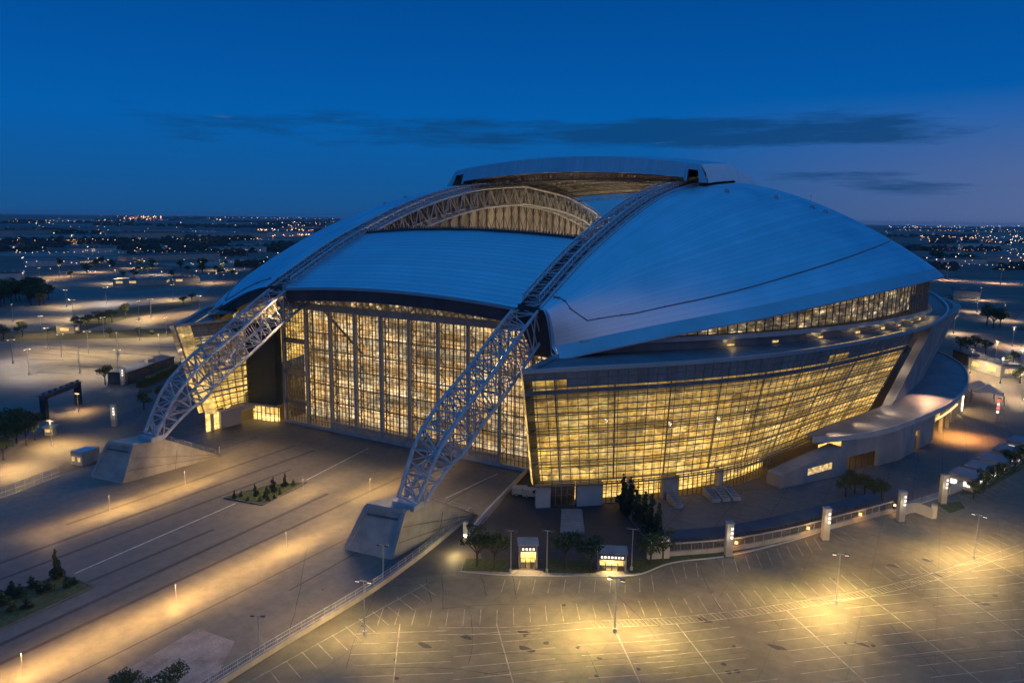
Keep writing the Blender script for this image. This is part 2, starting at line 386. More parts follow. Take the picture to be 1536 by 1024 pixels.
# arches -------------------------------------------------------------
def arch_nodes(xc, sg):
    # even steps along the arc
    ysd = [-185.5+371*i/4000 for i in range(4001)]; acc = [0.]
    for a, b in zip(ysd, ysd[1:]): acc.append(acc[-1]+math.hypot(b-a, za(b)-za(a)))
    n = round(acc[-1]/5.0/2)*2; out = []; j = 0
    for k in range(n+1):
        d = acc[-1]*k/n
        while j < len(acc)-1 and acc[j] < d: j += 1
        out.append(ysd[j])
    nodes = []
    for y in out:
        sl = (za(y+.2)-za(y-.2))/.4; nrm = Vector((0, -sl, 1)).normalized()
        e = 185.5-abs(y); t = min(1, max(0, e/7.5))
        w = 2.3+1.1*t; dep = 2.2+5.4*t; c = Vector((xc-sg*1.3*(1-min(1, e/20)) if sg > 0 else xc+.4*(1-min(1, e/20)), y, za(y)))
        lo = c-nrm*dep
        nodes.append((c+Vector((-w, 0, 0)), c+Vector((w, 0, 0)), lo+Vector((-w, 0, 0)), lo+Vector((w, 0, 0))))
    return nodes
PIER = dict(A=(30, -192.3, 0), B=(41.3, -190.9, 0), C=(43.6, -164.5, 0), D=(33, -164.5, 0), a=(33.4, -189.2, 9), b=(42.4, -188.2, 9.2), c=(43.2, -180.5, 8.8), d=(35.5, -181, 8.9), e=(44, -166.5, 1.3), f=(37, -166, 1.2))
for sg in (1, -1):
    nd = arch_nodes(42*sg, sg); m = MB(); ch, br = .43, .19
    for k in range(len(nd)-1):
        p, q = nd[k], nd[k+1]; vis = abs(p[0].y) > 100
        for i in range(4): m.bar(p[i], q[i], ch, 8)
        for (i, j) in ((0, 1), (2, 3), (0, 2), (1, 3)): m.bar(p[i], p[j], br, 6)
        odd = k % 2
        for (i, j) in ((0, 2), (1, 3), (0, 1), (2, 3)):
            if odd: m.bar(p[i], q[j], br, 6)
            else: m.bar(p[j], q[i], br, 6)
        if vis:
            mid = [(p[i]+q[i])/2 for i in range(4)]
            m.bar(mid[0], p[3], br*.7, 5); m.bar(mid[1], q[2], br*.7, 5)
            m.bar(mid[0], q[1], br*.7, 5); m.bar(mid[2], p[3], br*.7, 5); m.bar(mid[2], q[3], br*.7, 5)
            m.bar(mid[0], mid[2], br*.8, 5); m.bar(mid[1], mid[3], br*.8, 5); m.bar(mid[0], p[1], br*.7, 5)
    arch = m.build('arch', 'steel', stadium)
    # retractable roof track on the crown side of the arch
    m = MB(); yt = [-139+278*i/110 for i in range(111)]
    for o in (-2.3, 2.3):
        pr = [Vector((42*sg+o, y, za(y)+2.1)) for y in yt]; lw = [Vector((42*sg+o, y, za(y)+.6)) for y in yt]
        for k in range(110):
            m.beam(pr[k], pr[k+1], .5, .35); m.beam(lw[k], lw[k+1], .3, .3); m.bar(lw[k], pr[k], .13, 5); m.bar(lw[k], pr[k+1], .1, 5)
    for k in range(0, 111, 2): m.bar((42*sg-2.3, yt[k], za(yt[k])+1.9), (42*sg+2.3, yt[k], za(yt[k])+1.9), .14, 5)
    m.build('track', 'track', arch)
    # walkway gutter between arch and side roof
    m = MB(); m.grid([[(sg*39.7, y, za(y)-1.1), (sg*(xs(y)-.1), y, za(y)-.3), (sg*xs(y), y, za(y)+1.0)] for y in YS])
    for k in range(4, 117, 3):
        m.box((sg*(xs(YS[k])-1.6), YS[k], za(YS[k])+.1), (.5, .8, .5), 0, 1)
    m.build('arch_gutter', ['gutter', 'track'], arch, True)
    m = MB(); m.path([Vector((sg*xs(y), y, za(y)+1.1)) for y in YS], .22, 5); m.build('seam_trim', 'track', arch)
    # warm panels closing the gap outside the arch inside the opening
    m = MB(); yy = [-104+208*i/60 for i in range(61)]
    m.grid([[(sg*46, y, za(y)-1.2), (sg*46, y, za(y)-24)] for y in yy]); m.build('inner_lining', 'interior', arch)
    m = MB(); q = [Vector((sg*45.6, y, 0)) for y in yy[::2]]
    for k in range(len(q)-1):
        u, v = q[k], q[k+1]; zu, zv = za(u.y), za(v.y); T = lambda w, z, d: (w.x, w.y, z-d)
        m.bar(T(u, zu, 1), T(u, zu, 23), .3, 5)
        for d0, d1 in ((1, 12), (12, 1), (12, 23), (23, 12)): m.bar(T(u, zu, d0), T(v, zv, d1), .14, 5)
    m.build('lining_brace', 'steel_dark', arch)
    for ye in (1, -1):
        P = {}
        for k, v in PIER.items():
            if sg > 0: P[k] = Vector((v[0], v[1]*(1 if ye > 0 else -1), v[2]))
            else: P[k] = Vector((v[0]-81.8, (v[1]-3.1)*(1 if ye > 0 else -1), v[2]))
        m = MB(); ks = 'ABCDabcdef'; ix = {k: i for i, k in enumerate(ks)}
        m.add([P[k] for k in ks], [tuple(ix[c] for c in q) for q in ('ABba', 'BCecb', 'abcd', 'cefd', 'CDfe', 'DAadf')])
        # raised border round the sunk front panel
        fr = [P['A']*.985+P['b']*.015, P['B']*.985+P['a']*.015, P['b'], P['a']]
        def onf(u, v, o=.12):
            lo = P['A'].lerp(P['B'], u); hi = P['a'].lerp(P['b'], u); n = (P['B']-P['A']).cross(P['a']-P['A']).normalized()
            if n.y*ye > 0: n = -n
            return lo.lerp(hi, v)+n*o
        for (u0, v0, u1, v1) in ((0.02, .03, .98, .03), (.02, .97, .98, .97), (.03, .03, .03, .97), (.97, .03, .97, .97)):
            m.beam(onf(u0, v0), onf(u1, v1), .9, .5, (0, -1, .3))
        m.beam(onf(.14, .80, .1), onf(.86, .80, .1), .35, .6, (0, -1, .3), 1)
        for v in (.33, .66):
            m.beam(P['B'].lerp(P['b'], v)+Vector((.06, 0, 0)), P['C'].lerp(P['e'], v)+Vector((.06, 0, 0)), .1, .06, (1, 0, 0), 1)
        m.beam(P['B'].lerp(P['C'], .5)+Vector((.05, 0, 0)), P['b'].lerp(P['e'], .5)+Vector((.05, 0, 0)), .08, .06, (1, 0, 0), 1)
        ab = m.build('abutment', ['conc', 'conc_dark'], arch)
        m = MB(); r0, r1 = P['c'], P['e']
        for k in range(9): q_ = r0.lerp(r1, k/8); m.bar(q_, q_+Vector((0, 0, 1.1)), .04, 5)
        for h in (.55, 1.1): m.bar(r0+Vector((0, 0, h)), r1+Vector((0, 0, h)), .035, 5)
        m.build('handrail', 'steel', arch)
        if ye > 0:
            m = MB(); base = nd[0]
            m.box(((base[0]+base[1])/2+Vector((0, 0, -.9))), (5.4, 3.2, 1.2)); m.build('bearing', 'steel', arch)
# retractable roof panel ------------------------------------------------
def pb(y):   # lower edge of the panel over the arches
    return za(y)+2.3 if abs(y) < 45 else za(y)+2.3
PY = [-36+94*i/30 for i in range(31)]; PXN = 40
def ptop(x, y): return Vector((x, y, pb(y)+5.2+4.4*(1-(x/53)**2)))
def pbot(x, y): return Vector((x, y, pb(y)+.2+3.6*(1-(x/53)**2)))
XT = [-51.5+103*i/PXN for i in range(PXN+1)]
m = MB(); m.grid([[ptop(x, y) for x in XT] for y in PY]); rp = m.build('retractable_roof', 'roof_center', stadium, True)
for y in (PY[0], PY[-1]):
    m = MB(); xi = [x for x in XT if abs(x) < 46.5]
    m.grid([[ptop(x, y) for x in xi], [pbot(x, y)+Vector((0, -2.4 if y < 0 else 2.4, 0)) for x in xi], [pbot(x, y)+Vector((0, 0, .05)) for x in xi]])
    m.build('leading_fascia', 'panel', rp)
for y, o in ((PY[0], 1), (PY[-1], -1)):
    for s in (1, -1):   # portal frame at each end of the leading edge, open in the middle
        t0, t1, b0, b1 = ptop(46.3*s, y), ptop(51.5*s, y), Vector((46.3*s, y-o*2.4, pb(y))), Vector((54.5*s, y-o*2.4, pb(y)-.9)); m = MB(); dv = Vector((0, o*1.4, 0))
        for q in ((t0, t1, t1.lerp(b1, .34), t0.lerp(b0, .34)), (t0.lerp(t1, .70).lerp(b0.lerp(b1, .70), .34), t1.lerp(b1, .34), b1, b0.lerp(b1, .66)), (t0.lerp(b0, .34), t0.lerp(t1, .16).lerp(b0.lerp(b1, .16), .34), b0.lerp(b1, .12), b0)):
            m.add([*q, *[v+dv for v in q]], [(0, 1, 2, 3), (7, 6, 5, 4), (0, 4, 5, 1), (1, 5, 6, 2), (2, 6, 7, 3), (3, 7, 4, 0)])
        m.build('portal_frame', 'panel', rp)

for s in (1, -1):
    m = MB(); m.grid([[ptop(51.5*s, y), Vector((53.2*s, y, pb(y)+2.6)), Vector((54.5*s, y, pb(y)-.9-(.9 if y > 0 else 0)))] for y in PY]); m.build('side_skirt', 'panel_side_lit', rp, True)
m = MB(); m.grid([[pbot(x, y) for x in XT if abs(x) < 47] for y in PY]); m.build('underside', 'interior', rp, True)
m = MB()
xi = [x for x in XT if abs(x) < 45]
for k in range(0, 31, 3):
    y = PY[k]
    for n, (a, b) in enumerate(zip(xi, xi[1:])):
        ta, tb = pbot(a, y)-Vector((0, 0, .35)), pbot(b, y)-Vector((0, 0, .35)); la, lb = ta-Vector((0, 0, 2.6)), tb-Vector((0, 0, 2.6))
        m.bar(ta, tb, .2, 5); m.bar(la, lb, .24, 5); m.bar(ta, la, .12, 5); m.bar(ta if n % 2 else la, lb if n % 2 else tb, .12, 5)
for n in range(0, len(xi), 4):
    for a, b in zip(PY, PY[1:]): m.bar(pbot(xi[n], a)-Vector((0, 0, 2.9)), pbot(xi[n], b)-Vector((0, 0, 2.9)), .17, 5)
m.build('roof_truss', 'steel_dark', rp)
# ------------------------------------------------ curtain walls, terraces
RIM = [(53.3, -162.4), (64.9, -149.2), (76, -136.6), (87, -122.2), (98.2, -103.8), (107.2, -84.5), (116.2, -60.5), (124., -34.5), (128, -9.7), (130, 28), (127.2, 68), (121.2, 107), (108, 138), (88, 156), (53, 165)]
RIMS = resample(RIM, 3.0); ZR = 33.
BOT = resample([(52.3, -155), (64.2, -145.4), (76.2, -133.4), (87.8, -117.6), (95.7, -97.), (100.6, -79.5), (105.5, -66), (110.5, -53)], 1.0)
iend = min(range(len(RIMS)), key=lambda i: abs(RIMS[i][1]+43))
SX = {1: 0., -1: -9.}   # the far wing stands a little further out
TOP = resample(RIMS[:iend+1], 1.0)
NU = 56; NV = 14; ZB = 5.5
def at_(pl, u):
    f = u*(len(pl)-1); i = min(int(f), len(pl)-2); t = f-i
    return Vector((pl[i][0]*(1-t)+pl[i+1][0]*t, pl[i][1]*(1-t)+pl[i+1][1]*t))
def cw(u, v, sg=1, off=0.):
    a, b = at_(BOT, u), at_(TOP, u); p = a.lerp(b, v)
    if off:
        t = (at_(BOT, min(1, u+.02))-at_(BOT, max(0, u-.02))).normalized(); p = p+Vector((-t.y, t.x))*off
    return Vector((sg*p.x+SX[sg], p.y, ZB+(ZR-ZB)*v))
VR = [0, .045, .105, .165, .225, .285, .345, .405, .465, .525, .585, .645, .705, .765, .815, .845, .87, .935, 1.]
for sg in (1, -1):
    m = MB()
    for i in range(NU):
        for j in range(len(VR)-1):
            mi = 1 if (j >= 16 and not (j == 16 and (i//4*7) % 9 == 0) or j == 14) else 0
            m.quad(cw(i/NU, VR[j], sg), cw((i+1)/NU, VR[j], sg), cw((i+1)/NU, VR[j+1], sg), cw(i/NU, VR[j+1], sg), mi)
    gw = m.build('curtain_wall', ['glass', 'glass_dark'], stadium)
    m = MB()
    for i in range(NU+1):
        w = .18 if i % 6 == 0 else .14
        for j in range(len(VR)-1): m.beam(cw(i/NU, VR[j], sg, -.06), cw(i/NU, VR[j+1], sg, -.06), w, w*.8, (1, 0, 0))
    for v in VR:
        w = .36 if v in (0, 1.) else .2
        for i in range(NU): m.beam(cw(i/NU, v, sg, -.1), cw((i+1)/NU, v, sg, -.1), .14, w)
    for i in range(NU):   # doubled rails of the walkways
        for v in (.17, .32, .47, .62, .77): m.beam(cw(i/NU, v, sg, .5), cw((i+1)/NU, v, sg, .5), .12, .12)
    m.build('mullion_grid', 'mullion', gw)
    m = MB(); m.grid([[cw(i/NU, v, sg, 3.4) for v in (0, .2, .4, .6, .8, 1)] for i in range(NU+1)]); m.grid([[cw(1, v, sg, o_) for v in (0, .25, .5, .75, 1)] for o_ in (.3, 1.5, 3.4)]); m.grid([[cw(0, v, sg, o_) for v in (0, .25, .5, .75, 1)] for o_ in (.3, 1.5, 3.4)]); m.build('lit_interior', 'lit_curtain', gw)
    m = MB()
    for v in (.008, .165, .315, .47, .62, .775, .86):
        m.grid([[cw(i/NU, v, sg, 1.7), cw(i/NU, v, sg, 3.3)] for i in range(NU+1)])
        for i in range(NU): m.beam(cw(i/NU, v, sg, .8), cw((i+1)/NU, v, sg, .8), .4, .12)
    for i in range(3, NU, 6): m.beam(cw(i/NU, .01, sg, 2), cw(i/NU, .98, sg, 2), .3, .3, (1, 0, 0), 0)
    m.build('floor_slabs', 'white', gw)
    # end return wall facing the arch, rim cap and terrace
    c0, c1 = cw(0, 0, sg), cw(0, 1, sg); m = MB()
    if sg < 0:
        # far wing: glazed return facing the arch, then a dark panel turned to the front
        B0, B1 = Vector((-61.5, -137.5, ZB)), Vector((-61.5, -137.5, ZR-.6)); g_ = MB(); k_ = MB(); w_ = MB(); NR = 7
        def rt(u, v, o=0.): q = c0.lerp(B0, u).lerp(c1.lerp(B1, u), v); return q+Vector((o, 0, 0))
        for i in range(NR):
            for j in range(len(VR)-1): g_.quad(rt(i/NR, VR[j]), rt((i+1)/NR, VR[j]), rt((i+1)/NR, VR[j+1]), rt(i/NR, VR[j+1]), 1 if j >= 16 else 0)
            for v in VR: k_.beam(rt(i/NR, v, .1), rt((i+1)/NR, v, .1), .25, .22 if v not in (VR[4], VR[9], VR[13]) else .5)
            for v in (.165, .315, .47, .62, .775): k_.beam(rt(i/NR, v, -.5), rt((i+1)/NR, v, -.5), .5, .3)
        for i in range(NR+1):
            for j in range(len(VR)-1): k_.beam(rt(i/NR, VR[j], .1), rt(i/NR, VR[j+1], .1), .2, .25, (1, 0, 0))
        w_.grid([[rt(u, v, -2.6) for v in (0, .25, .5)] for u in (0, .5, 1)]); w_.grid([[rt(u, v, -2.6) for v in (.5, .75, 1)] for u in (0, .5, 1)], 1)
        rg_ = g_.build('return_glass', ['glass', 'glass_dark'], stadium); k_.build('mullion_grid', 'mullion_light', rg_); w_.build('lit_interior', ['lit_curtain', 'lit_club'], rg_)
        w_ = MB(); w_.box((-60.6, -146.5, 2.7), (1.2, 7.5, 5.4)); w_.box((-60.6, -140, 4.6), (1.2, 6, 1.7)); bb_ = w_.build('base_wall', 'conc_pale', stadium)
        w_ = MB(); w_.quad((-61, -155, 0), (-61, -150, 0), (-61, -150, 5.4), (-61, -155, 5.4)); w_.build('lit_interior', 'lit_curtain', bb_); w_ = MB(); w_.quad((-61, -137.2, 0), (-51, -135.2, 0), (-51, -135.2, 5), (-61, -137.2, 5)); w_.build('lit_interior', 'lit_curtain', bb_)
        w_ = MB()
        for k in range(7): x = -60.8+k*1.6; w_.beam((x, -137.4+(x+61)*.2, 0), (x, -137.4+(x+61)*.2, 5.2), .2, .25, (1, 0, 0))
        w_.beam((-61.5, -137.8, 5.3), (-50.5, -135.6, 5.3), .7, .9); w_.beam((-61, -137.5, 2.6), (-51, -135.5, 2.6), .2, .2); w_.build('glazing_bars', 'mullion_light', bb_)
        m.prism([(-61.8, -138.4), (-51.2, -136.2), (-51.2, -133.2), (-61.8, -133.2)], ZB+.1, 31.5); m.build('return_wall', 'teal', stadium); m = MB()
    else: m.add([c0, c1, (sg*50, -133, ZR), (sg*50, -133, ZB), c0+Vector((-sg*.6, .9, 0)), c1+Vector((-sg*.6, .9, 0)), (sg*49.4, -133, ZR), (sg*49.4, -133, ZB)],
          [(0, 1, 2, 3), (4, 7, 6, 5), (0, 4, 5, 1), (0, 3, 7, 4), (1, 5, 6, 2)]); m.build('return_wall', 'teal', stadium)
    m = MB(); R3 = [(sg*p[0]+SX[sg], p[1], ZR) for p in RIMS]
    for a, b in zip(R3, R3[1:]): m.beam((a[0], a[1], a[2]+.35), (b[0], b[1], b[2]+.35), .7, .9)
    m.beam((c1.x, c1.y, ZR+.3), (sg*50+SX[sg], -135.5, ZR+.3), .6, .8); m.build('terrace_rim', 'lip', stadium)
    inn = offset([(e[0], e[1]) for e in EAVE], 4.0); inn = resample([p for p in inn if abs(p[1]) < 136], 3.0)
    if sg < 0: inn = resample([(p[0]+9, p[1]) for p in offset(RIMS, 9.0) if -150 < p[1] < 120], 3.0)
    n = 90; ri = [at_(RIMS, k/n) for k in range(n+1)]; ii = [at_(inn, k/n) for k in range(n+1)]
    m = MB(); m.grid([[(sg*a.x+SX[sg], a.y, ZR-.25), (sg*b.x, b.y, ZR-.25)] for a, b in zip(ri, ii)])
    m.add([(c1.x, c1.y, ZR-.25), (sg*ii[0].x, ii[0].y, ZR-.25), (sg*44, -133, ZR-.25), (sg*49+SX[sg], -135, ZR-.25)], [(0, 1, 2, 3)])
    m.build('terrace', 'terrace', stadium)
    # clerestory under the eave: base wall, ledge, glass, mullions, lit rooms
    zs = lambda y: ez(y)-.3; ZL = 35.4
    I2 = [(p[0], p[1]) for p in inn]
    m = MB()
    for a, b in zip(I2, I2[1:]): m.quad((sg*a[0], a[1], ZR-.5), (sg*b[0], b[1], ZR-.5), (sg*b[0], b[1], ZL), (sg*a[0], a[1], ZL))
    tw = m.build('terrace_wall', 'parapet', stadium)
    m = MB(); o = offset(I2, -1.3); o2 = offset(I2, .6)
    for k in range(len(I2)-1):
        a, b = o[k], o[k+1]
        m.beam((sg*a[0], a[1], ZL+.3), (sg*b[0], b[1], ZL+.3), .5, 1.2); m.quad((sg*a[0], a[1], ZL), (sg*b[0], b[1], ZL), (sg*o2[k+1][0], o2[k+1][1], ZL), (sg*o2[k][0], o2[k][1], ZL))
    m.build('ledge', 'conc_pale', tw)
    rng = random.Random(3)
    ow = offset(I2, -.12)
    for k in (14, 19, 25, 31, 36, 40, 44, 47, 50, 53, 56):
        if k+1 < len(ow):
            m = MB(); a, b = Vector(ow[k]), Vector(ow[k+1]); z0 = ZR+.1; b = a.lerp(b, .75)
            z1 = z0+rng.uniform(.3, .8); m.quad((sg*a.x, a.y, z0), (sg*b.x, b.y, z0), (sg*b.x, b.y, z1), (sg*a.x, a.y, z1)); m.build('window', 'warm', tw)
    if sg > 0:
        for k in (14, 25, 31, 36, 40, 44, 47, 50, 53): point('terrace_lamp', (ow[k][0]+1.6, ow[k][1]-.5, ZR+1.2), 120, WARM, .15, stadium)
    m = MB(); m2 = MB()
    for k in range(len(I2)-1):
        a, b = I2[k], I2[k+1]; za_, zb_ = zs(a[1]), zs(b[1])
        if min(za_, zb_) < ZL+.2: continue
        m.quad((sg*a[0], a[1], ZL), (sg*b[0], b[1], ZL), (sg*b[0], b[1], zb_), (sg*a[0], a[1], za_))
        for t in (0,):
            q = Vector(a).lerp(Vector(b), t); z = za_*(1-t)+zb_*t
            m2.beam((sg*q.x, q.y, ZL), (sg*q.x, q.y, z), .16 if k % 4 or t else .5, .3, (1, 0, 0))
        for f in (.36, .72): m2.beam((sg*a[0], a[1], ZL+(za_-ZL)*f), (sg*b[0], b[1], ZL+(zb_-ZL)*f), .16, .14)
    cg = m.build('clerestory', 'glass', stadium); m2.build('mullion_grid', 'mullion', cg)
    bk = offset(I2, 5.5); m = MB()
    for k in range(len(bk)-1):
        a, b = bk[k], bk[k+1]; m.quad((sg*a[0], a[1], ZL-.2), (sg*b[0], b[1], ZL-.2), (sg*b[0], b[1], zs(b[1])+2), (sg*a[0], a[1], zs(a[1])+2))
    m.build('lit_interior', 'lit_club', cg)
    m = MB(); m.grid([[(sg*a[0], a[1], ZL+.05), (sg*b[0], b[1], ZL+.05)] for a, b in zip(I2, bk)]); m.build('club_floor', 'conc_dark', cg)
    # base storey under the glass
    bs = [(p[0]-(SX[sg]), p[1]) for p in offset(BOT, .9)]
    def along(d):
        i = min(int(d), len(bs)-2); return Vector(bs[i]).lerp(Vector(bs[i+1]), d-int(d))
    bw = empty('base_storey'); bw.parent = stadium
    for (d0, d1, kind) in ((0, 3.3, 0), (9.5, 15.7, 0), (22, 23.2, 0), (31, 35, 1), (47, 48, 0)):
        a, b = along(d0+.8), along(d1+.8); q = offset([tuple(a), tuple(b)], 1.6)
        m = MB(); m.prism([(sg*a.x, a.y), (sg*b.x, b.y), (sg*q[1][0], q[1][1]), (sg*q[0][0], q[0][1])], 0, ZB-.1); m.build('base_wall', 'conc' if kind else 'conc_pale', bw)
    m = MB(); m2 = MB(); m3 = MB(); D = [4.1+k*1.35 for k in range(52)]
    for a_, b_ in zip(D, D[1:]):
        a, b = along(a_), along(b_); qa, qb = offset([tuple(a), tuple(b)], 1.0); ra, rb = offset([tuple(a), tuple(b)], 4.5)
        m.quad((sg*qa[0], qa[1], 0), (sg*qb[0], qb[1], 0), (sg*qb[0], qb[1], ZB-.1), (sg*qa[0], qa[1], ZB-.1))
        dark = a_ < 10
        m3.quad((sg*ra[0], ra[1], 0), (sg*rb[0], rb[1], 0), (sg*rb[0], rb[1], ZB-.1), (sg*ra[0], ra[1], ZB-.1), 1 if dark else 0)
        m2.beam((sg*qa[0], qa[1], 0), (sg*qa[0], qa[1], ZB-.1), .14, .2, (1, 0, 0))
        for z in (.1, 2.5, 4.0): m2.beam((sg*qa[0], qa[1], z), (sg*qb[0], qb[1], z), .14, .14)
    m.build('glazing', 'glass', bw); m2.build('glazing_bars', 'mullion', bw); m3.build('lit_interior', ['lit_curtain', 'conc_dark'], bw)
    # far leaning wall that slips past the near one
    FT = resample([(126.5, 2), (131.5, 32), (134.6, 74), (131, 104), (121, 132)], 3.); FB = resample([(117.2, -50), (121.5, -20), (124.5, 8), (122, 60), (112, 120)], 3.)
    m = MB(); n = 40; Q = []
    for k in range(n+1):
        b, t = at_(FB, k/n), at_(FT, k/n); Q.append([(sg*(b.x*(1-v)+t.x*v), b.y*(1-v)+t.y*v, 9.5+22*v-1.5*(k/n)*v) for v in (0, .25, .5, .75, 1)])
    Qi = [[(p[0]-sg*2.6, p[1]+1.2, p[2]) for p in row] for row in Q]
    m.grid(Q); m.grid(Qi); m.grid([[Q[k][-1], Qi[k][-1]] for k in range(n+1)]); m.grid([[a, b] for a, b in zip(Q[0], Qi[0])])
    fw = m.build('leaning_wall', 'wing', stadium, True)
    m = MB()
    for k in range(0, n+1, 8):
        m.beam(Q[k][0], Q[k][4], .2, .2, (1, 0, 0))
    for v in (0, 4):
        for k in range(n): m.beam(Q[k][v], Q[k+1][v], .25, .25)
    m.build('wall_ribs', 'mullion_light', fw)
    # recess wall behind the gap with a few floors
    e0, e1 = cw(1, 0, sg, 2), cw(1, 1, sg, 2); m = MB()
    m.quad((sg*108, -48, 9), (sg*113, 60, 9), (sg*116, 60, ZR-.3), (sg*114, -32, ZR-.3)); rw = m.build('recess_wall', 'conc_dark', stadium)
    m = MB()
    for z in (15, 20.5, 26): m.beam((sg*111.5, -46, z), (sg*115.5, 40, z), 3., .5)
    m.build('recess_floors', 'conc', rw)
# ------------------------------------------------ glazed end wall between the arches
YW = -133.
m = MB(); m.quad((-49.5, YW, .3), (49.5, YW, .3), (49.5, YW, 37), (-49.5, YW, 37)); dw = m.build('end_glass_wall', 'glass_door', stadium)
m = MB()
for k in range(81):
    x = -49.5+99*k/80
    m.beam((x, YW-.08, .3), (x, YW-.08, 37), .11, .2, (1, 0, 0))
for k in range(26):
    z = .8+k*36/25; m.beam((-49.5, YW-.1, z), (49.5, YW-.1, z), .2, .12)
m.build('mullion_grid', 'mullion', dw)
m = MB()
for x in range(-50, 51, 10):
    m.box((x, YW-.4, 18.6), (.7, .9, 37.2))
    for dx in (-1.1, 1.1):
        m.beam((x+dx, YW+1.6, 0), (x+dx, YW+1.6, 37), .22, .25, (1, 0, 0))
    for q in range(18):
        z = q*2.05; s = 1 if q % 2 else -1; m.bar((x-1.1*s, YW+1.6, z), (x+1.1*s, YW+1.6, z+2.05), .13, 5)
m.box((0, YW-.5, .45), (100, 1.2, .9)); m.box((0, YW-.6, 37.9), (103, 1.6, 1.7))
m.build('column', 'mullion_light', dw)
m = MB()
for x in (-45, 45):
    for z in (7, 16.5, 26.5): m = MB(); m.box((x, YW+.2, z), (9.6, 1.6, 1.3)); m.build('spandrel', 'mullion', dw)
m = MB(); m.box((0, YW-.75, 2.9), (60, .5, .35)); m.box((0, YW-.75, 1.1), (60, .5, .4))
for k in range(121): m.box((-30+k*.5, YW-.75, 2.), (.2, .3, 1.6))
m.build('louvre_screen', 'mullion_light', dw)
m = MB(); m.quad((-52, YW+10, 0), (52, YW+10, 0), (52, YW+10, 37), (-52, YW+10, 37)); m.quad((-52, YW+.5, .05), (52, YW+.5, .05), (52, YW+10, .05), (-52, YW+10, .05), 1)
m.build('lit_interior', ['lit_bowl', 'conc_pale'], dw)
m = MB()
for z in (6.5, 12, 17.5, 23, 28.5): m.box((0, YW+7, z), (99, .5, .3)); m.box((0, YW+6.8, z+1.1), (99, .1, .1))
for x in range(-45, 46, 5): m.box((x, YW+7.2, 18), (.25, .25, 36))
m.build('catwalks', 'steel_dark', dw)
m = MB(); m.beam((-41, YW+8, 36), (-25, YW+8, 23.5), .4, .6);  m.build('raker_beam', 'conc', dw)
# clerestory truss strip above the doors
m = MB()
xx = [-48+96*k/40 for k in range(41)]
def zt(x): return za(YF)+.35+1.9*(1-(min(40, abs(x))/40)**2)-4.2
for a, b in zip(xx, xx[1:]): m.quad((a, YW-.3, 38.7), (b, YW-.3, 38.7), (b, YW-.3, zt(b)+.4), (a, YW-.3, zt(a)+.4))
ct = m.build('door_head_glass', 'glass', stadium)
m = MB()
for k, (a, b) in enumerate(zip(xx, xx[1:])):
    m.bar((a, YW+.3, 38.7), (b, YW+.3, zt(b)), .12, 5); m.bar((b, YW+.3, 38.7), (a, YW+.3, zt(a)), .12, 5); m.beam((a, YW-.4, 38.7), (a, YW-.4, zt(a)), .2, .2, (1, 0, 0))
m.build('head_truss', 'mullion_light', ct)
m = MB(); m.quad((-48, YW+4, 38), (48, YW+4, 38), (48, YW+4, 45), (-48, YW+4, 45)); m.build('lit_interior', 'lit_club', ct)
